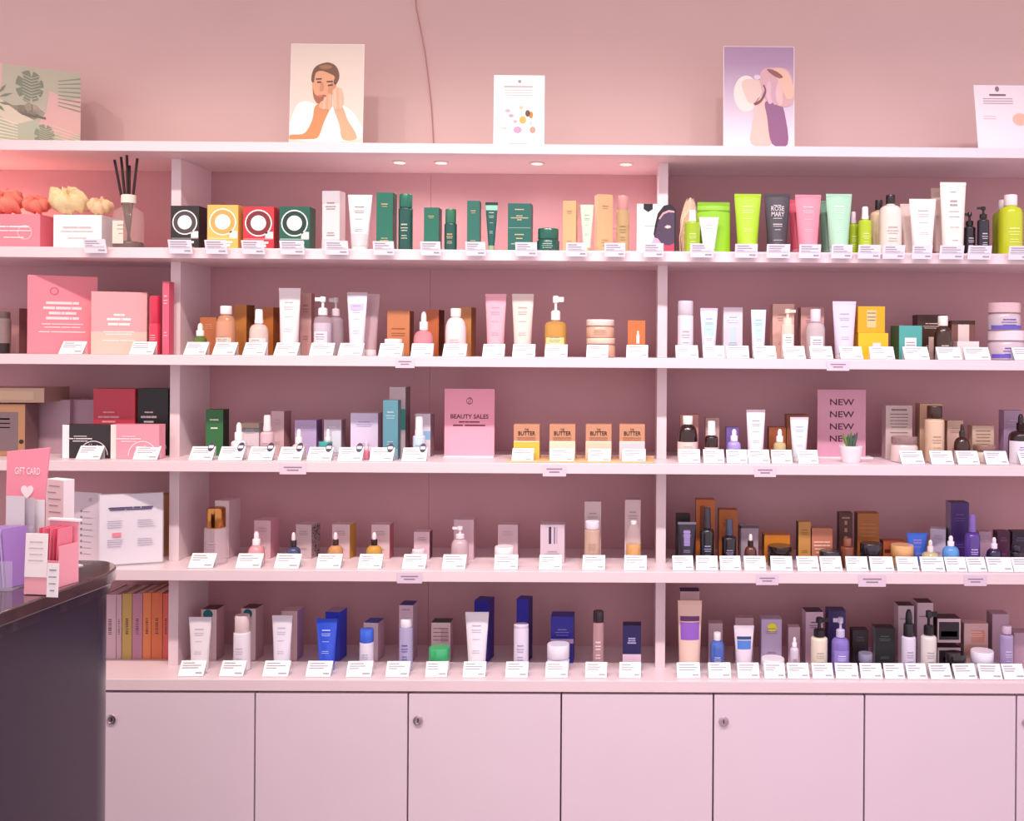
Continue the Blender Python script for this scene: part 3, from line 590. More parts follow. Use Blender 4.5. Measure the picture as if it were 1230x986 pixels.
# right bay
carton(3, 817, 839, 497, 'rose carton behind large brown medicine bottle', '#c88a84', dep=.13, dd=.04, pc=None)
bottle(3, 814, 838, 499, 'large brown medicine bottle with white cap', '#2c1210', '#eef0e4', 'cap', .065, ytc=509, capw=.5, sh=.36, neck=.42, label='#ecd2ca', lab=(.0, .82, 1.45), pc='#b89a90')
carton(3, 847.5, 864, 501, 'rose carton behind small brown bottle', '#c09a94', dep=.13, dd=.035, pc=None)
bottle(3, 846.5, 862.5, 505, 'small brown bottle with white dropper top', '#30140f', '#f0e6ee', 'spray', .065, ytc=522, capw=.62, sh=.14, neck=.5, label='#f0ddd8', lab=(.0, .62, 1.45), pc='#c0a8a4')
carton(3, 872.5, 887, 512, 'violet carton behind lilac dropper', '#7c64b0', dep=.13, dd=.03, pc=None)
bottle(3, 873.5, 890, 515, 'lilac dropper bottle with white teat', '#a898d8', '#f0e6f0', 'dropper', .065, ytc=529, capw=.52, sh=.25, pc='#d8d0f0')
tube(3, 896.5, 919, 492, 'tall white striped tube with blue mark', '#eee4ea', dep=.065, taper=.8, cf=.12, cap='#f0d4d0', crimp='#b49aa4', pc='#a0a8b4')
carton(3, 923.5, 944, 512, 'brown carton behind clear mini dropper', '#9a5430', dep=.13, dd=.035, pc=None, side='#6a3018')
bottle(3, 929, 944, 515, 'clear mini dropper with green gold liquid', '#d8c890', '#f4ecec', 'dropper', .065, ytc=530, capw=.55, sh=.2, alpha=.7, liquid=('#d8b878', .8), pc=None)
carton(3, 945, 970, 497, 'brown carton behind white aqua tube', '#8a5236', dep=.13, dd=.04, pc=None, top='#5a2a1c')
tube(3, 949, 971, 501, 'white aqua tube leaning near new sign', '#e2e4ee', dep=.065, taper=.72, cf=.1, pc='#98b8d0', crimp='#d8ccd8')
t, w, h = sign(982, 1040, 468, .16, 'mauve pink sign reading new four times', '#d59ab0', (-.002, .018))
for i in range(4): text(t, 'NEW', 0, h*(.775-.178*i), h*.088, '#4a1a2c', -.0004, .012, w*.5)
REG.append((3, 1011, 'mauve new sign', .3))
def succulent():
    X0, X1, Z, h = frame(3, 1008, 1036, 535, .06); R = (X1-X0)/2; t = thing('potted_succulent', 'small green succulent in a white pot before the new sign', 'plant', ((X0+X1)/2, .06, Z), 0)
    MB().lathe([(R*.72, 0), (R*.76, .002), (R, h*.93), (R, h), (R*.92, h), (R*.88, h*.9), (0.0005, h*.88)], 26).build('pot', mat('#f1e6ea', .35), t, smooth=45)
    rnd = random.Random(3)
    for i in range(11):
        a = rnd.uniform(0, 6.28); l = rnd.uniform(.024, .046); q = rnd.uniform(.1, .5); x0, y0 = math.cos(a)*R*.25, math.sin(a)*R*.25
        pts = [(x0, y0, h*.86), (x0+math.cos(a)*l*q*.5, y0+math.sin(a)*l*q*.5, h*.86+l*.6), (x0+math.cos(a)*l*q, y0+math.sin(a)*l*q, h*.86+l)]
        b = MB(); v = []; f = []; m = 7
        for j in range(6):
            u = j/5; p = Vector(pts[0]).lerp(Vector(pts[1]), u).lerp(Vector(pts[1]).lerp(Vector(pts[2]), u), u); r = .0042*math.sin(math.pi*(.25+.74*u))+.0002
            for k in range(m): v.append((p.x+r*math.cos(2*math.pi*k/m), p.y+r*math.sin(2*math.pi*k/m), p.z))
        for j in range(5):
            for k in range(m): k2 = (k+1) % m; f.append((j*m+k, j*m+k2, (j+1)*m+k2, (j+1)*m+k))
        f.append(tuple(5*m+k for k in range(m)))
        b.add(v, f).build('leaf', mat(('#6f8a48', '#4d6b50', '#3f4a48')[i % 3], .5), t, smooth=60)
succulent()
carton(3, 1064, 1096, 486, 'tall pale taupe carton with printed lines', '#c9b2ac', dep=.13, dd=.045, s=-4, side='#b89aa0', pc='#7a6864', pr=[(.92, .3, .03), (.84, .34, .015), (.78, .34, .012), (.72, .34, .012), (.66, .34, .012), (.6, .3, .012), (.5, .34, .012)])
jar(3, 1070, 1102, 524, 'frosted jar with taupe lid', '#e0cac8', '#9a7a78', .07, lf=.28, pc=None, lw=.96)
carton(3, 1105, 1132, 484, 'tall tan carton behind tan bottle', '#d0a88c', dep=.13, dd=.045, pc='#a88468', side='#b08c74')
bottle(3, 1111, 1134, 487, 'tall tan bottle with dark brown cap', '#ddbca0', '#3a1e18', 'cap', .07, ytc=502, capw=.78, sh=.05, neck=.7, pc='#b0907c')
carton(3, 1138, 1157, 504, 'short tan carton behind dark teat dropper', '#d4b09c', dep=.13, dd=.035, pc='#a8846c')
bottle(3, 1146, 1165, 509, 'dark dropper bottle with ivory label', '#3a1a16', '#2c1414', 'dropper', .065, ytc=524, capw=.36, sh=.35, neck=.3, label='#eee0d8', lab=(0, .72, 1.45), pc=None)
carton(3, 1168, 1194, 510, 'kraft beige square carton above brown lidded jar', '#ccae98', dep=.13, dd=.04, pc='#94785f', pr=[(.85, .34, .03), (.75, .34, .025), (.66, .3, .025), (.56, .34, .025)])
jar(3, 1169, 1196, 534, 'ivory jar with brown lid', '#ead4c4', '#8a665c', .07, lf=.34, pc=None)
carton(3, 1206, 1228, 492, 'lilac striped carton behind purple labelled dropper', '#a98ca8', dep=.13, dd=.04, pc='#c8b0c4')
bottle(3, 1212, 1240, 497, 'brown dropper bottle with purple flower label', '#2c1414', '#1e1012', 'dropper', .065, ytc=516, capw=.36, sh=.22, neck=.3, label='#eee6f0', lab=(0, .86, 1.45), pc='#6a58c8', collar='#2c1414')

# ================================================================== FOURTH SHELF
PB = '#d9bcc0'
bottle(4, 246, 273, 609, 'clear perfume bottle with gold cap', '#e0c8d0', '#c08448', 'cap', .07, ytc=633, capw=.80, sh=.02, neck=.8, alpha=.35, capmetal=1, pc='#b89ab0')
carton(4, 257, 275, 598, 'tall blush white carton behind gold capped bottle', '#dcc4c4', dep=.14, s=14, side='#c8aab2', pc=None, dd=.06)
bottle(4, 298, 318, 638, 'blush pink dropper with white teat', '#dc9aa0', '#f2e4e8', 'dropper', .065, ytc=654, capw=.46, sh=.5, pc=None)
carton(4, 304, 325, 622, 'blush carton behind pink dropper', '#d8b4bc', dep=.14, s=11, side='#c88a98', pc='#b89098', dd=.05)
bottle(4, 344, 361, 639, 'dark blue dropper bottle', '#44486c', '#ecd8dc', 'dropper', .065, ytc=656, capw=.42, sh=.3, collar='#403038', pc=None)
t = carton(4, 354, 374, 627, 'white carton with black patterned side', '#ccb4b8', dep=.14, s=11, side='#a89096', pc='#a08890', dd=.05)
w_ = t.children[0].dimensions
def side_print(t, w, d, h, c, nn):
    b = MB(); r = random.Random(5)
    for i in range(nn):
        y = d*r.uniform(.1, .9); z = h*r.uniform(.05, .95); s = .0022
        b.add([(w/2+.0006, y-s, z), (w/2+.0006, y, z-s), (w/2+.0006, y+s, z), (w/2+.0006, y, z+s)], [(0, 1, 2, 3)])
    b.build('printed_pattern', mat(c, .5), t)
_w = [v.co for v in t.children[0].data.vertices]; side_print(t, 2*max(v.x for v in _w), max(v.y for v in _w), max(v.z for v in _w), '#30242c', 90)
bottle(4, 394, 412, 639, 'orange amber dropper with white teat', '#dc9e62', '#f0dce0', 'dropper', .065, ytc=654, capw=.4, sh=.35, alpha=.75, liquid=('#d89450', .7), collar='#4a3430', pc=None)
carton(4, 398, 420, 627, 'blush carton with mustard side', PB, dep=.14, s=8, side='#c09038', pc='#b09098', dd=.045)
bottle(4, 440, 459, 639, 'golden yellow dropper with white teat', '#dba440', '#f0dce0', 'dropper', .065, ytc=654, capw=.4, sh=.35, alpha=.75, liquid=('#d89c28', .72), collar='#3a2428', pc=None)
carton(4, 446, 468, 627, 'blush carton with salmon side', PB, dep=.14, s=5, side='#b8606c', pc='#b09098', dd=.045)
bottle(4, 493, 512, 659, 'smallest white bottle before little carton', '#ead8de', '#f2e6ea', 'cap', .065, ytc=664, capw=.8, sh=.1, neck=.7, pc=None)
carton(4, 497, 516, 636, 'little white carton with maroon side', '#d8b8c4', dep=.14, s=3, side='#5a2434', pc='#a88894', dd=.04)
bottle(4, 542, 563, 632, 'frosted mauve pump bottle', '#c4a8ae', '#e8dce2', 'pump', .065, ytc=646, capw=.5, sh=.3, pc=None, flip=-1)
carton(4, 545, 569, 621, 'mauve white carton behind frosted pump', '#d4b4be', dep=.14, s=3, side='#c098a8', pc=None, dd=.045)
jar(4, 594, 617, 656, 'small white jar before plain white carton', '#eee2e8', '#f4ecf0', .065, lf=.5, pc=None)
carton(4, 598, 622, 627, 'plain white carton behind small white jar', '#d2b4bc', dep=.14, s=1, side='#b89098', pc='#b89aa4', dd=.045)
t = carton(4, 649, 678, 627, 'white lilac carton with serum picture', '#d6c0cc', dep=.10, dd=.045, pc='#b09cac', pr=[(.3, .2, .02), (.24, .3, .015)], bands=[(-.3, -.1, .5, .94, '#40304c'), (.12, .22, .5, .94, '#7a6a80'), (.34, .4, .5, .94, '#a898a8')])
carton(4, 702, 722, 600, 'tall white carton behind peach toner bottle', '#d4bcbc', dep=.13, dd=.04, s=0, pc='#a8989c', side='#c0a0a0')
bottle(4, 702, 721, 625, 'clear peach toner bottle with white cap', '#e0bca8', '#eee6f2', 'cap', .065, ytc=634, capw=.88, sh=.04, neck=.8, alpha=.7, liquid=('#d8ae98', .85), pc='#b08c80')
carton(4, 750.5, 769.5, 598, 'tall white carton behind yellow oil bottle', '#d4bcbc', dep=.13, dd=.04, pc='#a8989c', side='#c0a0a0')
bottle(4, 752, 770, 625, 'clear bottle half full of yellow oil', '#e0c8c8', '#f4eaec', 'cap', .065, ytc=629, capw=.4, sh=.45, neck=.36, alpha=.22, liquid=('#e8a410', .52), pc=None)
# right bay: dark things
BLK = '#1c141a'
carton(4, 812, 829, 616, 'narrow black carton behind black floral tube', '#1e1218', dep=.12, dd=.03, pc=None)
tube(4, 814, 836, 627, 'black tube with lilac floral print', '#2a2030', cap=BLK, dep=.065, taper=.85, cf=.08, pc='#a894c8', band=[(.45, .85, .35, '#8a78b0')], crimp='#786c80')
OR = '#b46026'
carton(4, 836, 859, 598, 'tallest orange brown carton behind dark bottle', OR, dep=.13, dd=.035, pc='#6a3010', side='#8a4418', bands=[(-.6, -.1, .3, .9, '#7a3a12')])
bottle(4, 841, 858, 609, 'tall dark pump bottle with pale print', '#1e1c22', '#2c2630', 'spray', .062, ytc=633, capw=.5, sh=.12, pc='#98a0c8')
carton(4, 863.5, 886, 610, 'shorter orange brown carton behind dark bottle', '#a85a22', dep=.13, dd=.035, pc='#6a3010', side='#7a3c14')
bottle(4, 867, 885, 623, 'short dark pump bottle with violet print', '#1e1820', '#3c3c54', 'spray', .062, ytc=642, capw=.5, sh=.12, pc='#a090b8')
carton(4, 888.5, 911, 629, 'silver lilac carton with dark frame', '#a893a0', dep=.13, dd=.035, pc=None, bands=[(-1, -.85, 0, 1, '#5a4450'), (-1, 1, .93, 1, '#5a4450')])
bottle(4, 894, 909, 641, 'brown mini dropper with white teat', '#5a3024', '#f0dce0', 'dropper', .062, ytc=655, capw=.45, sh=.35, collar='#3a2420', pc=None)
carton(4, 918, 949, 639, 'orange flat carton over dark lidded jar', '#c87818', dep=.12, dd=.05, pc='#e0a860', side='#8a4c10', pr=[(.3, .3, .03), (.22, .3, .03)])
jar(4, 922, 952, 655, 'dark jar with pale rim', '#2c1a1c', '#2a1c1e', .065, lf=.35, pc=None)
carton(4, 959, 974, 625, 'slim tan gold carton with dark edge', '#c08a44', dep=.12, dd=.03, s=-3, side='#3a1a14', pc='#8a5c2c')
carton(4, 975, 1000, 632, 'copper pink carton with foil print', '#c0765c', dep=.12, dd=.035, pc='#e8b8a0', side='#7a3a28', pr=[(.6, .4, .05), (.5, .4, .05), (.4, .36, .05), (.3, .3, .05)])
jar(4, 984, 1011, 661, 'flat navy black jar', '#1e1a24', '#26222e', .065, lf=.6, pc=None)
carton(4, 1008, 1024, 614, 'slim dark brown lettered carton', '#4c1e18', dep=.13, dd=.03, pc='#a87a60', side='#300f0c', pr=[(.9, .3, .03), (.8, .1, .08), (.65, .1, .08), (.5, .1, .06)])
bottle(4, 1010, 1026, 646, 'rust brown mini bottle', '#7a3c28', '#8a5040', 'cap', .065, ytc=655, capw=.6, sh=.1, pc=None)
carton(4, 1030, 1056, 614, 'brown gold carton with copper lines', '#9c5c20', dep=.13, s=-3, dd=.04, side='#5a3014', pc='#c87a48', pr=[(.78, .34, .012), (.7, .4, .012), (.62, .36, .012), (.54, .3, .012)])
jar(4, 1033, 1059, 652, 'black jar before brown gold carton', '#17131a', '#221e28', .065, lf=.45, pc='#8a8490')
carton(4, 1061, 1088, 647, 'flat copper red carton', '#b05a34', dep=.13, dd=.04, pc='#5a1c14', side='#6a2c18', bands=[(-.9, .8, .45, .62, '#5a1a12')])
jar(4, 1070, 1097, 654, 'tan lidded round jar', '#b8845c', '#dca870', .065, lf=.5, pc=None)
tube(4, 1089, 1114, 640, 'cobalt blue small tube', '#2f5cc0', cap='#2a4c9c', dep=.10, taper=.66, cf=.12, pc='#c88ab8')
bottle(4, 1107, 1128, 648, 'clear dropper with pale yellow liquid', '#d8cc98', '#e6d8d4', 'dropper', .062, ytc=662, capw=.36, sh=.3, alpha=.7, liquid=('#d4c884', .8), pc=None)
carton(4, 1119, 1136, 633, 'white lilac carton with teal side', '#cfc0d8', dep=.13, dd=.04, s=4, side='#48787c', pc='#a898b8')
bottle(4, 1132, 1152, 643, 'sky blue mini dropper with white teat', '#5c98d8', '#f0e6f4', 'dropper', .062, ytc=655, capw=.4, sh=.3, pc=None)
carton(4, 1142, 1164, 601, 'tall deep purple carton', '#43246c', dep=.13, dd=.045, s=-4, side='#a08aa4', pc='#6a4c98', top='#3a2440')
bottle(4, 1159, 1177, 617, 'purple spray bottle with pale print', '#54388c', '#7a5cac', 'spray', .07, ytc=638, capw=.45, sh=.14, pc='#c8b4e0')
carton(4, 1176, 1191, 636, 'blush lilac slim carton', '#b894a8', dep=.13, dd=.035, pc='#d8b8c8')
bottle(4, 1185, 1203, 645, 'dark violet dropper with white teat', '#2c1c44', '#ecdcf0', 'dropper', .062, ytc=658, capw=.42, sh=.3, pc=None)
carton(4, 1198, 1213, 636, 'maroon purple carton with ornate print', '#4c1c3c', dep=.13, dd=.035, pc='#a05c88')
carton(4, 1216, 1236, 636, 'black purple carton beside the maroon purple carton', '#26142c', dep=.13, dd=.035, pc='#7a6488')
bottle(4, 1213, 1227, 654, 'black mini bottle before the dark carton', '#17101c', '#241a2a', 'cap', .065, ytc=661, capw=.7, sh=.1, pc='#98a0b0')

# ================================================================== COUNTER ROW
WB = '#dcc2c6'
tube(5, 227, 254, 741, 'white tube before the teal disc carton', '#ece2e8', dep=.075, taper=.74, cf=.06, pc='#c0b4c4')
def teal_box(x0, x1, yt, desc):
    t = carton(5, x0, x1, yt, desc, WB, dep=.15, s=10, side='#c0969e', top='#5a2c34', pc='#c8a8ae', dd=.05, disc=[(-.1, .90, .62, '#14686c', 0)])
teal_box(241, 260, 727, 'blush carton with teal top disc')
teal_box(289, 307, 726, 'second blush carton with teal top disc')
bottle(5, 281, 301, 738, 'white bottle with frosted cap', '#ece2ea', '#e4cccc', 'cap', .075, ytc=758, capw=.86, sh=.03, neck=.85, pc='#c4b8cc')
tube(5, 327, 351, 739, 'white tube before plain blush carton', '#eae2ee', dep=.075, taper=.78, cf=.06, pc='#c0b8d0')
carton(5, 338, 357, 729, 'plain blush carton with lilac side', '#d4b4b8', dep=.15, s=8, side='#a884ac', pc='#b8949c', dd=.05)
tube(5, 380, 405, 743, 'vivid blue tube', '#3558d8', cap='#3558d8', dep=.075, taper=.74, cf=.1, pc='#c8d0f4')
carton(5, 390, 408, 730, 'vivid blue carton behind blue tube', '#2a3cc4', dep=.15, s=9, side='#2c40c8', top='#b894b0', pc=None, dd=.05, bands=[])
bottle(5, 432, 449, 755, 'white bottle with bright blue cap', '#e4dcec', '#3c6ae0', 'cap', .075, ytc=770, capw=.96, sh=.03, neck=.9, pc='#b4b0d0')
carton(5, 436, 454, 743, 'white carton with blue lid flap', '#dcc4ce', dep=.15, s=8, side='#c8a4b4', top='#2c4ca8', pc=None, dd=.05)
bottle(5, 479.5, 496, 742, 'clear pale blue bottle with round cap', '#c0b8dc', '#f0e8f0', 'cap', .075, ytc=752, capw=.82, sh=.03, neck=.85, alpha=.8, pc='#5a54a8')
carton(5, 479, 496, 722, 'tall white carton with navy lid flap', '#d8bac8', dep=.15, s=6, side='#c0a0b4', top='#2a2c88', pc='#b08aa8', dd=.05, pr=[(.92, .3, .02)])
jar(5, 515, 540, 777, 'white jar with emerald lid', '#f0eaf0', '#3cb070', .07, lf=.55, pc=None)
carton(5, 518, 541, 743, 'white carton with dark green flap', '#dcbcc0', dep=.15, s=2, side='#c09aa4', top='#1c3c30', pc='#8a6a70', pr=[(.85, .4, .02), (.75, .4, .02), (.65, .4, .02), (.55, .4, .02), (.4, .4, .03)], bands=[(.0, .8, .5, .86, '#c8a0a4')])
tube(5, 559, 587, 735, 'white tube before tall royal blue carton', '#eee6ee', dep=.075, taper=.72, cf=.06, pc='#c0b4c4')
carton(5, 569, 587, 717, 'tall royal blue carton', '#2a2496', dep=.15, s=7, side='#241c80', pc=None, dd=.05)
bottle(5, 617, 635, 749, 'plain white cylinder bottle', '#e6dcf0', '#e6dcf0', 'cap', .075, ytc=790-38, capw=.98, sh=.02, neck=.95, pc='#a8a4b8')
carton(5, 620, 635, 716, 'slim royal blue carton', '#2a249c', dep=.15, s=5, side='#1c1460', pc=None, dd=.04)
jar(5, 657, 684, 773, 'squat white jar before blue carton', '#e6deee', '#eae2f0', .07, lf=.5, pc='#b4aec4')
carton(5, 661.5, 689, 735, 'square royal blue carton with lilac stripe', '#2a249a', dep=.14, s=1, side='#1c1460', pc='#8a84d0', bands=[(-1, 1, .42, .52, '#c0a0d0')], pr=[(.72, .2, .02), (.66, .3, .015), (.6, .26, .015)])
bottle(5, 712, 725.5, 733, 'slim rose glass bottle with black cap', '#caa0a4', '#33202c', 'cap', .075, ytc=746, capw=.92, sh=.02, neck=.85, alpha=.75, pc='#f0dce0', sq=1)
carton(5, 748, 770, 747, 'dark navy carton with pale base', '#241a54', dep=.075, dd=.04, pc='#a8a0c8', pr=[(.72, .2, .03), (.67, .2, .03), (.62, .24, .03)], bands=[(-1, 1, 0, .37, '#dcc0d2')])
# right bay
carton(5, 817, 840, 706, 'tall purple topped carton behind peach tube', '#c9a8ac', dep=.14, dd=.045, top='#3c2464', pc=None)
tube(5, 814, 843, 721, 'large peach tube with purple label', '#e6c2b4', cap='#8a74b8', dep=.075, taper=.86, cf=.1, band=[(.42, .70, .95, '#8a58b8'), (.72, .80, .95, '#6a2c6c')], pc=None, crimp='#e4bcac')
carton(5, 851, 868, 745, 'blush carton behind little blue bottle', '#c4a4b0', dep=.14, dd=.035, pc=None)
bottle(5, 853, 870, 759, 'little blue bottle with clear cap', '#4c6cc0', '#ece4e8', 'cap', .075, ytc=768, capw=.5, sh=.2, neck=.4, pc='#d0dcf4', alpha=.9)
carton(5, 883, 905, 738, 'blush carton behind white blue tube', '#b898a0', dep=.14, dd=.04, pc=None)
tube(5, 881.5, 905.5, 751, 'white tube with blue panels', '#e2d4e2', dep=.075, taper=.74, cf=.12, band=[(.46, .68, .85, '#4c7ccc'), (.70, .78, .85, '#30406c')], pc=None)
carton(5, 914.5, 939, 739, 'lilac carton with yellow dot', '#b8a4c4', dep=.12, dd=.045, pc='#8a5c8c', bands=[(-.8, .9, .03, .22, '#f0ccd4')], disc=[(.05, .82, .44, '#e4e018', 1)])
jar(5, 914, 942, 790, 'low white jar under yellow dot carton', '#e8e0ea', '#f0eaf0', .068, lf=.5, pc=None)
carton(5, 947, 961, 750, 'slim blush carton with mini dropper', '#c8a8b6', dep=.13, dd=.03, pc=None)
bottle(5, 949, 959.5, 765, 'tiny white dropper vial', '#d8c8d8', '#f2eaf0', 'dropper', .075, ytc=776, capw=.55, sh=.15, pc='#9a8498')
carton(5, 968, 989, 730, 'white carton with dark purple flap', '#d0b0c4', dep=.14, dd=.05, s=-5, side='#dcc4d4', top='#3a1c44', pc='#5a4464')
bottle(5, 974, 994, 741, 'cream bottle with black pump', '#e6dac6', '#1c141c', 'pump', .075, ytc=763, capw=.66, sh=.08, pc='#b8a89c', flip=1)
carton(5, 995, 1016, 729, 'dark indigo carton behind lilac pump bottle', '#382864', dep=.14, dd=.045, pc=None)
bottle(5, 999, 1020, 741, 'lilac clear pump bottle', '#8c78cc', '#c8bcdc', 'pump', .075, ytc=764, capw=.5, sh=.18, alpha=.85, label='#9484d0', lab=(.1, .8, .9), pc='#e0d8f4', flip=-1)
carton(5, 1024, 1043, 753, 'slim charcoal carton', '#2c2028', dep=.13, dd=.035, pc='#6a5c68')
jar(5, 1031, 1048, 784, 'tiny charcoal jar', '#3a3448', '#8a86a0', .07, lf=.4, pc=None)
carton(5, 1051, 1075, 750, 'black green carton with thin print', '#1c1e20', dep=.10, dd=.04, s=-2, side='#8a7880', pc='#5a7068')
carton(5, 1079, 1098, 723, 'white carton behind black dropper bottle', '#ccb0bc', dep=.14, dd=.045, s=-4, side='#d8c0cc', top='#2c1820', pc='#6a5460', pr=[(.78, .4, .012)])
bottle(5, 1083, 1100, 731, 'white lilac bottle with black dropper', '#dcd4e8', '#17121a', 'dropper', .075, ytc=763, capw=.72, sh=.05, neck=.7, pc='#a898b8')
carton(5, 1102, 1121, 719, 'white carton behind black pump bottle', '#ccb0bc', dep=.14, dd=.05, s=-3, side='#d8c0cc', top='#3a2028', pc='#6a5460', pr=[(.78, .4, .012)])
bottle(5, 1106, 1125, 733, 'cream grey bottle with black pump', '#e0d8d4', '#17121a', 'pump', .075, ytc=761, capw=.62, sh=.1, pc='#a8a0a8', flip=1)
carton(5, 1126, 1154, 772, 'lower black framed carton of two', '#d4b8c0', dep=.12, dd=.05, pc=None, side='#2c1c24', top='#1e1418', bands=[(-.86, .86, .12, .86, '#2c2028'), (-.5, .5, .3, .5, '#c8b0b8')])
carton(5, 1126, 1154, 743, 'upper black framed carton of two', '#d4b8c0', dep=.12, dd=.05, pc=None, side='#2c1c24', top='#1e1418', zb=at(1140, 772, .12).z, bands=[(-.86, .86, .12, .86, '#2c2028'), (-.7, .7, .25, .48, '#a8949c')])
jar(5, 1136, 1160, 784, 'black jar before black framed cartons', '#2c1c20', '#1e171c', .07, lf=.5, pc=None)
carton(5, 1158, 1187, 744, 'peach panelled blush carton', '#d0a8a8', dep=.13, dd=.045, pc='#e8c8c0', bands=[(-.4, .7, .56, .84, '#d48a74'), (-.9, .9, .2, .5, '#cf9a8c')])
jar(5, 1166, 1193, 781, 'white jar with wide white lid', '#e6dcea', '#ece6f4', .07, lf=.5, pc=None)
carton(5, 1192, 1212, 733, 'lilac grey carton behind lilac bottle', '#b898a8', dep=.14, dd=.045, s=-3, side='#a08494', pc=None)
bottle(5, 1201, 1217, 751, 'lilac clear bottle with mauve cap', '#b09cc8', '#c8b0c8', 'cap', .075, ytc=760, capw=.7, sh=.08, alpha=.85, pc='#d8ccec')
carton(5, 1218, 1242, 755, 'mauve carton beside lilac bottle', '#b492a4', dep=.11, dd=.045, pc=None)
# upright books in the left bay
for (x0, x1, yt, desc, c) in ((125, 139.5, 714, 'pale lilac grey book', '#d8b8c4'), (140, 146, 714, 'narrow pale pink book', '#d2b0bc'), (146.7, 158.5, 713, 'olive yellow book', '#c8a860'), (159, 171, 713, 'mauve pink book', '#c48aa0'),
                              (171.6, 181.5, 712, 'light orange book', '#e88a58'), (182, 195, 712, 'dark orange book', '#e07a50'), (195.6, 203, 713, 'salmon red book', '#e06a60')):
    X0, X1, Z, h = frame(5, x0, x1, yt, .16)
    t = thing('book', desc+' standing upright in the row behind the desk', 'book', ((X0+X1)/2, .16, Z), 0, 'books standing on the counter')
    w = X1-X0-.0006
    MB().box(-w/2, w/2, 0, .003, 0, h).box(-w/2, -w/2+.002, .003, .12, 0, h).box(w/2-.002, w/2, .003, .12, 0, h).build('cover', mat(c, .5), t)
    MB().box(-w/2+.002, w/2-.002, .0032, .116, .003, h-.003).build('pages', mat('#ece0d8', .8), t)
    q = MB()
    for i in range(9): q.box(-w*.14, w*.14, -.0004, 0, h*(.38+.028*i), h*(.38+.028*i)+h*random.uniform(.008, .018))
    q.build('printed_text', mat('#6a4440', .6), t)
# brochures in the left bay, fourth shelf
def panel(row, x0, x1, yt, dep, yaw, label, c, name='brochure_stand', cat='brochure', lean=0):
    X0, X1, Z, h = frame(row, x0, x1, yt, dep); w = (X1-X0)/math.cos(yaw)
    t = thing(name, label, cat, ((X0+X1)/2, dep, Z), yaw); return t, w, h
t, w, h = panel(4, 126, 190, 592, .05, .35, 'white product brochure in a clear stand beside the brown box', WHT)
MB().box(-w/2, w/2, .001, .003, .004, h*.985).build('sheet', mat('#efe6ee', .45), t)
MB().box(-w/2-.003, w/2+.003, -.001, .0004, 0, h).box(-w/2-.003, w/2+.003, -.02, .04, 0, .002).build('acrylic_stand', glass('#f4f0f8', .16), t)
lines(t, w, [(.80, .36, .022), (.775, .34, .018)], None, -.0016, h, '#5a4c74')
q = MB()
for (u, v, c0) in ((-.24, .62, 0), (.24, .62, 0), (-.24, .36, 0), (.24, .36, 0)):
    for i in range(4): q.add([((u-.14)*w, -.0016, (v-.03*i)*h-.0008), ((u+random.uniform(.06, .15))*w, -.0016, (v-.03*i)*h-.0008), ((u+random.uniform(.06, .15))*w, -.0016, (v-.03*i)*h+.0008), ((u-.14)*w, -.0016, (v-.03*i)*h+.0008)], [(0, 1, 2, 3)])
q.build('printed_text', mat('#a89cb4', .6), t)
MB().box(-.30*w, -.16*w, -.0018, -.0013, .40*h, .46*h).build('printed_picture', mat('#ee8a9c', .5), t)
t, w, h = panel(4, 74, 126, 591, .075, -.3, 'pale grey folded brochure with icon list behind the desk', WHT)
MB().box(-w/2, w/2, 0, .003, 0, h).build('sheet', mat('#d8c6d0', .5), t)
q = MB()
for i in range(8):
    z = h*(.12+.085*i); q.add([(-.08*w, -.0005, z), (-.02*w, -.0005, z), (-.02*w, -.0005, z+.006), (-.08*w, -.0005, z+.006)], [(0, 1, 2, 3)])
    q.add([(.0*w, -.0005, z+.001), (random.uniform(.15, .32)*w, -.0005, z+.001), (random.uniform(.15, .32)*w, -.0005, z+.0025), (.0*w, -.0005, z+.0025)], [(0, 1, 2, 3)])
q.build('printed_text', mat('#8d7d8e', .6), t); ringm(t, .2*w, h*.9, .003, .0045, '#8d7d8e', -.0006)
carton(4, 150, 203, 592, 'brown kraft carton behind the brochures', '#a87048', dep=.16, dd=.05, pc=None)

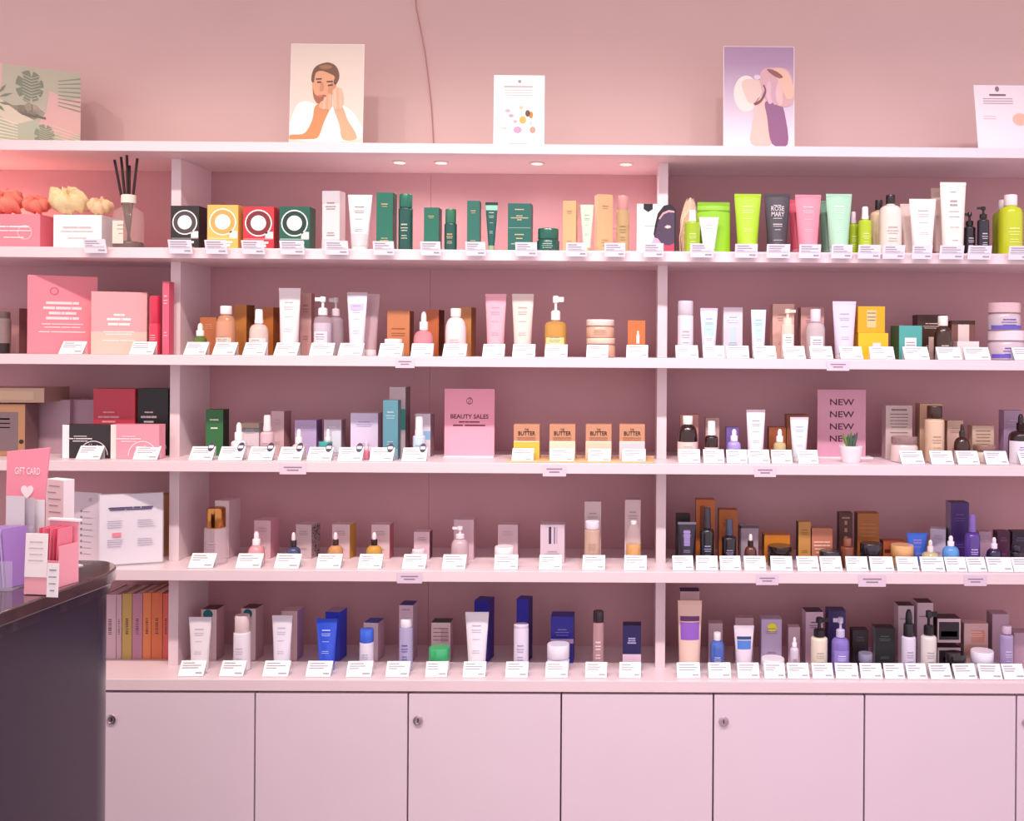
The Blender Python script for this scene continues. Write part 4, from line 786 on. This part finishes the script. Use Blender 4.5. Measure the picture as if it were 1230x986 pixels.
# ================================================================== TOP BOARD
def smooth_line(p, k=4):
    o = []; n = len(p)
    for i in range(n):
        a, b, c, d = (p[(i+j) % n] for j in (-1, 0, 1, 2))
        for s in range(k):
            t = s/k; o.append(tuple(.5*(2*b[q]+(c[q]-a[q])*t+(2*a[q]-5*b[q]+4*c[q]-d[q])*t*t+(3*b[q]-a[q]-3*c[q]+d[q])*t**3) for q in (0, 1)))
    return o
def poster(x0, x1, yt, dep, lean, label, c, name='poster', cat='poster', yaw=0, edge='#f6efee'):
    X0, X1, Z, h = frame(0, x0, x1, yt, dep); w = X1-X0; h /= math.cos(lean)
    t = thing(name, label, cat, ((X0+X1)/2, dep, Z+.0003+.004*math.sin(lean)), yaw, 'posters on the top board'); t.rotation_euler = (-lean, 0, yaw)
    MB().box(-w/2, w/2, 0, .003, 0, h).build('board', mat(edge, .45), t)
    MB().box(-w/2+.0015, w/2-.0015, -.0005, .0002, .0015, h-.0015).build('print_ground', c if not isinstance(c, str) else mat(c, .4), t)
    MB().add([(-w*.2, .003, 0), (w*.2, .003, 0), (w*.2, .05, .05*math.tan(lean)+.001), (-w*.2, .05, .05*math.tan(lean)+.001), (-w*.2, .003, h*.6), (w*.2, .003, h*.6)], [(0, 3, 2, 1), (2, 3, 4, 5), (0, 1, 5, 4), (0, 4, 3), (1, 2, 5)]).build('easel_back', mat('#d8ccc8', .6), t)
    cx = (x0+x1)/2; kx = w/(x1-x0); yb = yt+h*math.cos(lean)*ppm(dep)
    def P(pts, name, col, layer=1):
        if len(pts) > 4 and 'text' not in name: pts = smooth_line(pts)
        n = len(pts)
        loc = [((x-cx)*kx, h*(1-(y-yt)/(yb-yt))) for x, y in pts]
        loc = [(max(-w/2+.001, min(w/2-.001, x)), max(.0015, min(h-.0015, z))) for x, z in loc]
        a = sum(loc[i][0]*loc[(i+1) % n][1]-loc[(i+1) % n][0]*loc[i][1] for i in range(n))
        if a < 0: loc = loc[::-1]
        yy = -.0005-.0003*layer
        MB().add([(x, yy, z) for x, z in loc], [tuple(range(n))]).build(name, mat(col, .4), t)
    return t, w, h, P
# printed backgrounds that fade (the print itself is a gradient)
def fade(c0, c1, axis=2, lo=0, hi=.25):
    m = bpy.data.materials.new('m_fade'); m.use_nodes = True; nt = m.node_tree; b = nt.nodes['Principled BSDF']; b.inputs['Roughness'].default_value = .4
    tc = nt.nodes.new('ShaderNodeTexCoord'); sp = nt.nodes.new('ShaderNodeSeparateXYZ'); mr = nt.nodes.new('ShaderNodeMapRange'); r = nt.nodes.new('ShaderNodeValToRGB')
    mr.inputs[1].default_value = lo; mr.inputs[2].default_value = hi
    r.color_ramp.elements[0].color = (*lin(c0), 1); r.color_ramp.elements[1].color = (*lin(c1), 1)
    nt.links.new(tc.outputs['Object'], sp.inputs[0]); nt.links.new(sp.outputs[axis], mr.inputs[0]); nt.links.new(mr.outputs[0], r.inputs[0]); nt.links.new(r.outputs[0], b.inputs[0]); return m
def ell(cx, cy, rx, ry, n=18, a0=0): return [(cx+rx*math.cos(2*math.pi*k/n+a0), cy+ry*math.sin(2*math.pi*k/n+a0)) for k in range(n)]
t, w, h, P = poster(347.5, 436, 51, .10, .05, 'poster of a dark haired man resting his face on his hands', '#e4d4c6')
SK = '#d9a07c'
P([(352, 167), (354, 130), (366, 121), (380, 125), (398, 128), (412, 126), (428, 140), (433, 167)], 'printed_shirt', '#f4eeea', 1)
P([(348, 167), (350, 162), (366, 160), (375, 144), (379, 126), (396, 124), (396, 130), (389, 147), (383, 164), (374, 167)], 'printed_arm', '#cf8a58', 2)
P([(400, 126), (411, 128), (418, 144), (427, 158), (428, 167), (412, 167), (408, 150)], 'printed_arm', '#d9a884', 2)
P([(374, 98), (376, 86), (384, 83), (396, 84), (403, 92), (402, 106), (396, 116), (388, 122), (381, 123), (376, 114)], 'printed_face', '#dc9f7a', 3)
P([(373, 96), (374, 86), (378, 79), (386, 75), (394, 74), (402, 78), (406, 86), (406, 94), (402, 101), (400, 97), (401, 91), (394, 87), (385, 84), (378, 87), (376, 98)], 'printed_hair', '#6e4630', 4)
P([(375, 106), (378, 113), (383, 115), (388, 113), (392, 115), (389, 121), (384, 124), (380, 123), (376, 116)], 'printed_beard', '#a06044', 4)
P([(379, 114.5), (384, 113.6), (388, 114.5), (384, 116.6)], 'printed_mouth', '#c86a5c', 5)
P([(385, 98), (387.5, 99), (388.5, 106), (386, 109), (383, 107.5)], 'printed_nose', '#c88862', 5)
P([(378.5, 93.5), (385.5, 93), (385.5, 94.8), (378.5, 95.2)], 'printed_brow', '#5a3826', 5)
P([(391.5, 96.5), (399, 96), (399, 98), (391.5, 98.2)], 'printed_brow', '#5a3826', 5)
P([(382, 79), (390, 76.5), (398, 79), (393, 82), (386, 82)], 'printed_hair_light', '#9a6a48', 5)
P([(396, 100), (402, 98), (401, 108), (396, 114), (393, 109)], 'printed_cheek', '#c98c66', 4)
for q in range(3): P([(387.5+q*3.2, 130), (388.4+q*3.1, 119-q), (390+q*3.1, 115.5-q), (391.4+q*3.1, 119-q), (390.4+q*3.2, 130)], 'printed_finger', ('#e4b698', '#d8a484', '#e2b292')[q], 6)
for q in range(3): P([(401.5+q*3.2, 129), (400.6+q*3, 111-q), (402+q*3, 107-q), (403.6+q*3, 110-q), (404.2+q*3.1, 129)], 'printed_finger', ('#e8bea2', '#dcac8e', '#e6ba9c')[q], 6)
P([(380, 97), (385, 97), (385, 99), (380, 99)], 'printed_eye', '#5a3426', 5)
P([(393, 101), (399, 100), (399, 102), (393, 103)], 'printed_eye', '#5a3426', 5)
P([(384, 123), (389, 119), (393, 113), (397, 112), (398, 120), (397, 130), (388, 131), (383, 128)], 'printed_hand', '#dba888', 5)
P([(399, 108), (405, 104), (410, 108), (412, 118), (410, 130), (402, 130), (400, 120)], 'printed_hand', '#e2b494', 5)
t, w, h, P = poster(593, 654, 90, .015, .03, 'small white poster with text and scattered product drawings', '#f2ecea')
P([(605, 103), (640, 103), (640, 104.6), (605, 104.6)], 'printed_text', '#b4a0a4', 1)
for yy in (107.5, 110.5, 113.5): P([(606, yy), (639, yy), (639, yy+1), (606, yy+1)], 'printed_text', '#c8b8ba', 1)
P(ell(624, 97.5, 2, 2), 'printed_logo', '#a08c94', 1)
for (x, y, rx, ry, c) in ((610, 133, 3, 2, '#c8a8b0'), (614, 139, 3, 2, '#c0a0a8'), (619, 146, 2.5, 1.8, '#c8a8b0'), (626, 129, 2.5, 2, '#eebc94'), (634, 136, 3, 4, '#6a3c30'), (638, 138, 2.5, 4, '#b88434'),
                          (628, 144, 4, 4.5, '#e0aa50'), (638, 148, 2, 3, '#b4cce0'), (640, 156, 3.5, 4, '#d49480'), (622, 156, 5, 4, '#c898b4'), (606, 154, 4, 1, '#cfc4c4')):
    P(ell(x, y, rx, ry, 14), 'printed_picture', c, 2)
P([(612, 172), (634, 172), (634, 174), (612, 174)], 'printed_text', '#b8b0b2', 1)
t, w, h, P = poster(869.5, 955, 54, .10, .05, 'poster of hands opening a white cream jar on purple', fade('#f0e8f0', '#a886a6', 2, .0, .25))
P(ell(897, 112, 15, 22, 22), 'printed_jar', '#ecdcd2', 1)
P([(892, 97), (912, 95), (917, 104), (914, 116), (906, 124), (898, 120)], 'printed_jar_side', '#dcc2b4', 2)
P([(908, 122), (918, 116), (924, 140), (928, 173), (903, 173), (905, 145)], 'printed_arm', '#e6bcb0', 2)
P([(920, 122), (936, 122), (943, 135), (947, 173), (928, 173), (922, 140)], 'printed_sleeve', '#8a567e', 3)
P([(913, 92), (918, 82), (930, 80), (946, 82), (953, 96), (955, 120), (944, 128), (930, 124), (918, 114)], 'printed_hand', '#cfa4a6', 4)
P([(930, 82), (944, 83), (952, 96), (954, 114), (946, 118), (938, 102)], 'printed_fingers', '#e0b8a0', 5)
for q in range(3): P([(922+q*6, 100), (926+q*6.5, 98), (929+q*6, 116+q), (928+q*6, 123+q), (924+q*6, 124+q), (921+q*5.6, 114)], 'printed_finger', ('#d8b0bc', '#caa0ae', '#dcb6b4')[q], 5+q)
P([(922, 82), (932, 84), (941, 91), (936, 93), (926, 87)], 'printed_shadow', '#8a4c44', 6)
P([(906, 124), (914, 119), (919, 108), (917, 102), (919, 102), (921, 110), (916, 121), (909, 126)], 'printed_shadow', '#7c3a44', 6)
P(ell(910, 92, 4, 3), 'printed_finger_tip', '#dcc8d8', 5)
t, w, h, P = poster(1176, 1246, 98, .06, .22, 'white leaning text poster beside the hands poster', '#eadfe2')
P([(1194, 109.5), (1214, 109.5), (1214, 112), (1194, 112)], 'printed_text', '#7a5c68', 1)
for yy in (115, 118, 121): P([(1186, yy), (1222, yy), (1222, yy+1.1), (1186, yy+1.1)], 'printed_text', '#ab949c', 1)
P(ell(1204, 103, 2.5, 3.5), 'printed_logo', '#8a6c78', 1); P(ell(1229, 142, 9, 8), 'printed_picture', '#eab49c', 1)
for yy in (138, 141): P([(1185, yy), (1200, yy), (1200, yy+1), (1185, yy+1)], 'printed_text', '#cdb6b8', 1)
# leaf-patterned gift box
def gift():
    dep = .04; a = at(-6, 110, dep); b = at(97, 110, dep+.10); Z = ZT[0]; w = math.hypot(b.x-a.x, b.y-a.y); yaw = math.atan2(b.y-a.y, b.x-a.x)
    h = at(0, 76, dep+.01).z-Z
    t = thing('gift_box', 'sage and pink gift box with tropical leaf print', 'box', (a.x, a.y, Z), yaw)
    MB().box(0, w, 0, .12, 0, h).build('box_body', mat('#dcb4ae', .5), t)
    k = w/99
    def P(pts, nm, c, ly=1):
        pts = [(max(.0008, min(w-.0008, x*k)), max(.0008, min(h-.0008, z*h/90))) for x, z in pts]; n_ = len(pts)
        ar = sum(pts[i][0]*pts[(i+1) % n_][1]-pts[(i+1) % n_][0]*pts[i][1] for i in range(n_))
        if ar < 0: pts = pts[::-1]
        MB().add([(x, -.0003*ly, z) for x, z in pts], [tuple(range(n_))]).build(nm, mat(c, .5), t)
    P([(8, 90), (99, 90), (99, 62), (84, 56), (62, 66), (58, 40), (50, 28), (28, 36), (6, 50)], 'printed_ground', '#b9b7a2', 1)
    P([(0, 0), (99, 0), (99, 20), (82, 10), (60, 22), (44, 30), (20, 22), (0, 34)], 'printed_ground', '#b4bca4', 1)
    P([(0, 34), (20, 22), (44, 30), (58, 38), (46, 48), (20, 44), (0, 52)], 'printed_ground', '#d8cdb8', 1)
    def monstera(cx, cz, r, c):
        pts = []
        for i in range(48):
            q = 2*math.pi*i/48; rr = r*(1-.12*math.cos(q))*(1 if i % 6 else .62)*(1+.08*math.sin(q)); pts.append((cx+rr*math.cos(q)*.95, cz+rr*math.sin(q)*1.05))
        P(pts, 'printed_leaf', c, 2)
        for i in range(-4, 5):
            zz = cz+i*r*.2; P([(cx, zz-r*.2), (cx+r*.62, zz+.6), (cx+r*.62, zz+1.3), (cx, zz-r*.13)], 'printed_vein', '#b4b49c', 3); P([(cx, zz-r*.2), (cx-r*.62, zz+.6), (cx-r*.62, zz+1.3), (cx, zz-r*.13)], 'printed_vein', '#b4b49c', 3)
    monstera(41, 66, 17, '#7f8a76'); monstera(58, 12, 12.5, '#8a957f')
    for (x, z, l, an) in ((4, 52, 17, .35), (3, 46, 16, -.1), (4, 56, 14, .9), (2, 44, 12, -.7)):
        P([(x, z), (x+l*.5*math.cos(an)-1.5*math.sin(an), z+l*.5*math.sin(an)+1.5), (x+l*math.cos(an), z+l*math.sin(an)), (x+l*.5*math.cos(an)+1.5*math.sin(an), z+l*.5*math.sin(an)-1.5)], 'printed_leaf', '#7c8874', 3)
    for i in range(8): P([(72, 78-i*4), (99, 84-i*5.4), (99, 82-i*5.4), (72, 77-i*4)], 'printed_frond', '#8d9680', 2)
    for i in range(7): P([(0, 30-i*4), (26, 24-i*3.2), (26, 23-i*3.2), (0, 28.5-i*4)], 'printed_frond', '#e4dcc8', 2)
    for i in range(5): P([(66, 26-i*4), (99, 18-i*3), (99, 17-i*3), (66, 25-i*4)], 'printed_frond', '#dfd0bc', 2)
    P([(30, 35), (58, 32), (58, 34.5), (30, 37.5)], 'printed_text', '#6f6a62', 4)
    ringc = [(38+4*math.cos(q*.4), 44+5*math.sin(q*.4)) for q in range(16)]; P(ringc, 'printed_logo', '#9a9484', 4)
gift()
# thin cable on the wall above the shelves
pts = [at(x, y, .307) for x, y in ((499, -6), (500, 10), (505, 35), (510, 60), (514, 90), (518, 125), (520.5, 165), (521, 178))]
cb = MB().tube(pts, .0016, 6).build('cable', mat('#c58f88', .6), None, smooth=60); tag(cb, 'thin pink cable hanging down the wall behind the top board', 'cable')

# ================================================================== DARK DESK WITH LEAFLETS
DZ = CZ-.42
def plan(off):
    r = .085-off; pts = [(-1.047-off, -D+.85), (-.984-off, -D+1.50), (-.955-off, -D+1.80)]
    cx, cy = -.955-.085, -D+1.80
    for i in range(1, 9):
        a = i/8*math.pi/2; pts.append((cx+r*math.cos(a), cy+(.115-off)*math.sin(a)))
    return pts+[(-1.75, cy+.115-off), (-1.75, -D+.85)]
desk = thing('reception_desk', 'dark plum glossy reception desk with a rounded corner', 'desk', (-1.1, -D+1.5, 0))
def loc(p): return [(x+1.1, y+D-1.5) for x, y in p]
DK = mat('#2c1e30', .25, noise=.05, scale=3)
MB().slab(loc(plan(.016)), 0, DZ-.042).build('desk_body', DK, desk, smooth=40)
MB().slab(loc(plan(.008)), DZ-.042, DZ-.024).build('edge_moulding', mat('#332430', .2, coat=.4), desk, smooth=40)
MB().slab(loc(plan(0)), DZ-.024, DZ).build('desk_top', mat('#4a3638', .12, coat=.5), desk, smooth=40, bevel=.003)
def dk(px, py, dep): return at(px, py, dep)
def leaf(name, label, cat, x0, x1, yt, dist, yaw, lean, c, th=.003, zoff=0, shape=0):
    dep = dist-D; a = at(x0, yt+20, dep).x; b = at(x1, yt+20, dep).x; h = at((x0+x1)/2, yt, dep).z-DZ-zoff; w = (b-a)/math.cos(yaw)
    t = thing(name, label, cat, ((a+b)/2, dep, DZ+zoff), yaw); t.rotation_euler = (-lean, 0, yaw)
    (MB().prism([(-w/2, 0), (w*.26, 0), (w/2, h*1.02), (-w/2, h*.98)], 0, th) if shape else MB().box(-w/2, w/2, 0, th, 0, h)).build('panel', mat(c, .45), t, bevel=.0004); return t, w, h
# gift card stand
t, w, h = leaf('gift_card_stand', 'tall pink gift card stand with a white heart on the desk', 'display stand', 3, 60, 540, 1.80, -.16, .02, '#f593a8', shape=1)
text(t, 'GIFT CARD', 0, h*.80, h*.055, '#fbe3e8', -.0008, .015, w*.6)
hp = []
for i in range(28):
    q = 2*math.pi*i/28; hp.append((w*.0+.0125*math.sin(q)**3, h*.66+.0009*(13*math.cos(q)-5*math.cos(2*q)-2*math.cos(3*q)-math.cos(4*q))))
MB().prism(hp[::-1], -.0009, -.0002).build('heart', mat('#fbeaec', .5), t)
MB().box(-w*.4, w*.2, .0032, .03, .0008, .0035).build('foot', mat('#f4a0b2', .4), t)
# pink card tray with gift cards
a = at(34, 690, 1.70-D).x; b = at(76, 690, 1.70-D).x; w = b-a
tr = thing('card_tray', 'pink card tray holding gift cards in front of the stand', 'tray', ((a+b)/2, 1.725-D, DZ+.0004), -.25)
MB().box(-w/2, w/2, -.022, -.020, 0, .045).box(-w/2, w/2, .020, .022, 0, .106).box(-w/2, w/2, -.020, .020, 0, .002).box(-w/2, -w/2+.002, -.020, .020, .002, .045).box(w/2-.002, w/2, -.020, .020, .002, .07).build('tray_shell', mat('#f4a6b6', .4), tr)
MB().box(-w/2-.001, w/2+.003, .016, .026, .1065, .110).build('tray_lip', mat('#faeef0', .4), tr)
ey = MB().lathe([(.0005, 0), (.005, 0), (.005, .0008)], 16).build('eyelet', mat('#5a2430', .5), tr)
ey.location = (w*.3, -.0222, .034); ey.rotation_euler = (math.pi/2, 0, 0)
for i in range(6):
    c0 = tag(MB().box(-.0007, .0007, -.016, .016, 0, .096).build('gift_card', mat(('#e8607e', '#f28aa0')[i % 2], .4)), ('deep pink', 'light pink')[i % 2]+' gift card standing in the pink card tray', 'card', 'gift cards in the pink stand')
    c0.location = (tr.location.x-w*.36+w*.125*i, 1.727-D-.25*(-w*.36+w*.125*i), DZ+.0030); c0.rotation_euler = (0, math.radians(3), -.25)
# white information stand
t, w, h = leaf('info_stand', 'white text stand beside the gift cards on the desk', 'sign', 51, 80, 576, 1.86, -.42, 0, '#f0e4ea', .022)
q = MB()
for i, (u0, u1) in enumerate(((-.3, .3), (-.38, .1), (-.34, .36), (-.3, .2), (-.3, .34), (-.3, .3))):
    z = h*(.92-.075*i); q.add([(u0*w, -.0006, z), (u1*w, -.0006, z), (u1*w, -.0006, z+.0018), (u0*w, -.0006, z+.0018)], [(0, 1, 2, 3)])
q.build('printed_text', mat('#a7949f', .6), t)
MB().box(w/2, w/2+.02, -.004, .026, 0, .002).build('foot', mat('#f4ecf0', .4), t)
# leaflet holder with lilac leaflets
a = at(-8, 690, 1.70-D).x; b = at(27, 690, 1.70-D).x
hd = thing('leaflet_holder', 'clear acrylic leaflet holder at the desk edge', 'leaflet holder', ((a+b)/2, 1.70-D, DZ+.0004), 0)
w = b-a
MB().box(-w/2, w/2, -.03, -.028, 0, .05).box(-w/2, w/2, .028, .03, 0, .10).box(-w/2, w/2, -.028, .028, 0, .002).build('acrylic_shell', glass('#e8def2', .22), hd)
for i in range(8):
    o = tag(MB().box(-.0006, .0006, -.022, .022, 0, .1).build('leaflet', mat(('#d2b0e6', '#a07cc4')[i % 2], .45)), ('pale lilac', 'deeper violet')[i % 2]+' leaflet standing in the clear holder', 'leaflet', 'lilac leaflets in the holder')
    o.location = ((a+b)/2-w*.36+w*.105*i, 1.70-D, DZ+.0030); o.rotation_euler = (0, math.radians(-7), -.42)
for i in range(3):
    o = tag(MB().box(-.017, .017, 0, .0012, 0, .150-.004*i).build('flyer', mat(('#ddd4da', '#c8bcc6', '#e8e2e6')[i], .45)), ('pale grey', 'darker grey', 'nearly white')[i]+' flyer standing behind the lilac leaflets', 'flyer', 'grey flyers behind the leaflets')
    o.location = ((a+b)/2-.012+.014*i, 1.70-D+.038+.006*i, DZ+.0005); o.rotation_euler = (0, 0, -.1)
# loose white cards leaning at the front of the pink tray
t, w, h = leaf('message_card', 'white message card on a pink block before the card tray', 'card', 28, 57, 641, 1.645, -.12, .05, '#f6ecec', .001, zoff=.03)
lines(t, w, [(.8, .3, .03), (.66, .34, .025), (.52, .3, .025), (.38, .34, .025)], None, -.0006, h, '#c9b8ba')
MB().box(-w/2, w/2, .0011, .022, -.0285, -.0005).build('card_block', mat('#f0a8b4', .45), t)
t, w, h = leaf('price_tag', 'small white tag at the foot of the pink tray', 'tag', 55, 70, 677, 1.63, -.12, .05, '#f4ecee', .001, zoff=.0005)
lines(t, w, [(.8, .3, .05), (.6, .34, .04), (.4, .3, .04), (.2, .2, .05)], None, -.0006, h, '#a89a9e')
# lights added under the top board to brighten the first shelf; leftmost is unseen
for (px, col, pw_, nm) in ((-70, (1, .46, .30), 2.4, 'unseen left of the hair bands'), (480, (1, .84, .78), .55, 'above the tall green bottle'), (530, (1, .84, .78), .45, 'above the short green bottle'), (645, (1, .84, .78), .6, 'above the squat green jar'), (752, (1, .82, .78), .5, 'above the rose capped bottle')):
    X = at(px, 196, .12).x; zz = ZB[0]
    t = thing('added_puck_light', 'small added round light under the top board '+nm, 'light', (X, .12, zz-.0035), 0, 'added lights under the top board')
    MB().lathe([(.017, 0), (.021, .001), (.021, .003)], 22).build('rim', mat('#e8d0cc', .4), t, smooth=40)
    em = bpy.data.materials.get('m_added_puck') or bpy.data.materials.new('m_added_puck'); em.use_nodes = True
    em.node_tree.nodes['Principled BSDF'].inputs['Emission Color'].default_value = (1, .88, .82, 1); em.node_tree.nodes['Principled BSDF'].inputs['Emission Strength'].default_value = .75
    MB().lathe([(.0005, 0), (.0155, 0), (.0155, .0006)], 22, z=-.0006).build('diffuser', em, t, smooth=40)  # glowing disc stands in for a glint on the board's underside
    l = bpy.data.lights.new('added_puck_lamp', 'SPOT'); l.energy = pw_*6.5; l.color = col; l.shadow_soft_size = .015; l.spot_size = math.radians(165); l.spot_blend = 1
    o = bpy.data.objects.new('added_puck_lamp', l); C.objects.link(o); o.location = (X, .12, zz-.006)


# ------------------------------------------------------------------ price cards
def fmt_words(d, n): return ' '.join(d.split()[:n])
CARD = mat('#f1eef0', .45); ACR = glass('#f2eef4', .35); INK = '#a7a1ad'
def price_card(row, x0, x1, sticker=None):
    cx = (x0+x1)/2
    best = min((p for p in REG if p[0] == row and p[3] < .2), key=lambda p: abs(p[1]-cx)+(12 if p[3] > .12 else 0))
    used.setdefault(best[2], 0); used[best[2]] += 1
    label = 'white price card in front of the '+best[2]
    if used[best[2]] > 1: label = 'second white price card by the '+best[2]
    if row == 1:
        z = ZT[1]+.0004; a = at(x0, 300, -.02).x; b = at(x1, 300, -.02).x; w = b-a
        t = thing('price_card', label, 'price card', ((a+b)/2, -.004, z), 0, 'price cards clipped to the first shelf')
        p = [(-.020, .018), (-.009, -.017)]
        MB().add([(-w/2, p[0][0], p[0][1]), (w/2, p[0][0], p[0][1]), (w/2, p[1][0], p[1][1]), (-w/2, p[1][0], p[1][1]),
                  (-w/2, p[0][0]+.0012, p[0][1]), (w/2, p[0][0]+.0012, p[0][1]), (w/2, p[1][0]+.0012, p[1][1]), (-w/2, p[1][0]+.0012, p[1][1])],
                 [(0, 3, 2, 1), (4, 5, 6, 7), (0, 1, 5, 4), (1, 2, 6, 5), (2, 3, 7, 6), (3, 0, 4, 7)]).build('card', mat('#efeaf4', .45), t)
        MB().box(-w/2+.004, w/2-.004, -.0175, .014, .0002, .0014).build('clip', ACR, t)
        off = -.0006
    else:
        dep = .018; z = ZT[row]+.0004; a = at(x0, 600, dep).x; b = at(x1, 600, dep).x; w = b-a
        t = thing('price_card', label, 'price card', ((a+b)/2, dep, z), random.uniform(-.05, .05), SHORT[row].replace('cosmetics', 'price cards'))
        p = [(.026, .034), (0, .0008)]
        MB().add([(-w/2, p[0][0], p[0][1]), (w/2, p[0][0], p[0][1]), (w/2, p[1][0], p[1][1]), (-w/2, p[1][0], p[1][1]),
                  (-w/2, p[0][0]+.0012, p[0][1]), (w/2, p[0][0]+.0012, p[0][1]), (w/2, p[1][0]+.0012, p[1][1]), (-w/2, p[1][0]+.0012, p[1][1])],
                 [(0, 3, 2, 1), (4, 5, 6, 7), (0, 1, 5, 4), (1, 2, 6, 5), (2, 3, 7, 6), (3, 0, 4, 7)]).build('card', CARD, t)
        MB().box(-w/2, w/2, -.004, .026, 0, .0008).box(-w/2, w/2, .0268, .0278, 0, .033).build('holder', ACR, t)
        off = -.0006
    b_ = MB()
    def pt(u, v): return (u*w/2, p[1][0]+(p[0][0]-p[1][0])*v+off, p[1][1]+(p[0][1]-p[1][1])*v+(.0003 if row != 1 else 0))
    for (v, u0, u1, hh) in ((.84, -.82, random.uniform(.0, .6), .07), (.68, -.82, random.uniform(.1, .8), .06), (.53, -.82, random.uniform(-.2, .6), .06), (.2, random.uniform(.2, .4), .85, .1)):
        b_.add([pt(u0, v-hh/2), pt(u1, v-hh/2), pt(u1, v+hh/2), pt(u0, v+hh/2)], [(0, 1, 2, 3)])
    b_.build('printed_text', mat(INK, .6), t)
    if sticker:
        n = 18; v = [pt(.62+.27*math.cos(2*math.pi*k/n), .98+.34*math.sin(2*math.pi*k/n)) for k in range(n)]
        v = [(x, y-.0006, z) for x, y, z in v]
        MB().add(v+[(x, y+.0005, z) for x, y, z in v], [tuple(range(n))]+[(k, k+n, (k+1) % n+n, (k+1) % n) for k in range(n)]).build('round_sticker', mat('#3a2c4a', .4), t)
        v = [pt(.62+.2*u, .98+.1*q) for u, q in ((-1, -1), (1, -1), (1, 1), (-1, 1))]
        MB().add([(x, y-.0009, z) for x, y, z in v], [(0, 1, 2, 3)]).build('sticker_band', mat('#e9e2ee', .4), t)
used = {}
CARDS = {
 1: [(100, 127), (202, 230), (246, 272), (290, 317), (336, 365), (390, 418), (448, 473), (505, 529), (559, 583), (619, 645), (680, 705), (726, 751), (773, 797),
     (829, 857), (883, 910), (921, 949), (960, 986), (999, 1024), (1031, 1058), (1061, 1087), (1096, 1120), (1129, 1158), (1163, 1191), (1212, 1239)],
 2: [(69, 97), (154, 182), (219, 245), (253, 280), (290, 316), (327, 355), (370, 398), (404, 433), (453, 481), (492, 518), (530, 558), (578, 604), (614, 641), (653, 680), (703, 729), (751, 777),
     (811, 838), (844, 869), (872, 899), (905, 932), (941, 967), (973, 1000), (1009, 1036), (1045, 1074), (1086, 1116), (1126, 1155), (1159, 1189), (1218, 1246)],
 3: [(90, 119), (159, 188), (226, 254), (261, 290), (297, 326), (333, 361), (368, 397), (405, 434), (443, 471), (482, 511), (614, 640), (660, 689), (706, 733), (747, 775),
     (815, 841), (845, 870), (873, 898), (899, 925), (927, 952), (959, 983), (1083, 1111), (1119, 1146), (1151, 1177), (1185, 1212), (1226, 1252)],
 4: [(226, 256), (283, 313), (329, 359), (380, 409), (430, 458), (483, 511), (531, 559), (594, 622), (648, 675), (700, 727), (750, 777),
     (809, 834), (837, 863), (866, 891), (895, 921), (927, 953), (959, 985), (987, 1013), (1018, 1044), (1047, 1075), (1079, 1105), (1108, 1136), (1138, 1163), (1164, 1187), (1188, 1218), (1219, 1246)],
 5: [(215, 245), (264, 293), (316, 347), (368, 398), (417, 447), (464, 492), (512, 538), (557, 584), (608, 635), (656, 683), (704, 730), (745, 771),
     (815, 843), (853, 880), (888, 914), (920, 945), (948, 974), (978, 1003), (1006, 1033), (1036, 1062), (1065, 1089), (1092, 1116), (1120, 1146), (1149, 1176), (1179, 1206), (1208, 1234)]}
for r_, cs in CARDS.items():
    for x0, x1 in cs:
        price_card(r_, x0, x1, r_ == 3 and 220 < x0 < 500)

# small shelf-edge labels
for (row, x0, x1, dy, near) in ((2, 475, 498, 1, 'copper carton'), (2, 993, 1020, 1, 'lilac white tube'), (3, 336, 368, 2, 'lilac patterned carton'), (3, 652, 680, 3, 'butter cartons'),
                          (3, 906, 932, 2, 'tall white striped tube'), (4, 477, 507, 1, 'smallest white bottle'), (4, 908, 935, 1, 'orange flat carton'), (4, 1031, 1064, 3, 'black jar'), (4, 1158, 1185, 1, 'purple spray bottle')):
    a = at(x0, LV[row][0]+5, 0).x; b = at(x1, LV[row][0]+5, 0).x; w = b-a; zt = ZT[row]-.004; hh = (ZT[row]-ZB[row])-.002+dy*.0016
    t = thing('shelf_label', 'small pale pink label on the board edge below the '+near, 'label', ((a+b)/2, -.0009, zt-hh), 0, 'labels on the shelf edges')
    MB().box(-w/2, w/2, -.0008, .0003, 0, hh).build('label_card', mat('#e2cbd8' if row < 4 else '#dcc6d8', .5), t)
    q = MB()
    for v, hw in ((.64, .34), (.38, .22)):
        q.box(-hw*w, hw*w, -.0012, -.0009, (v-.06)*hh, (v+.06)*hh)
    q.build('printed_text', mat('#94808f', .6), t)
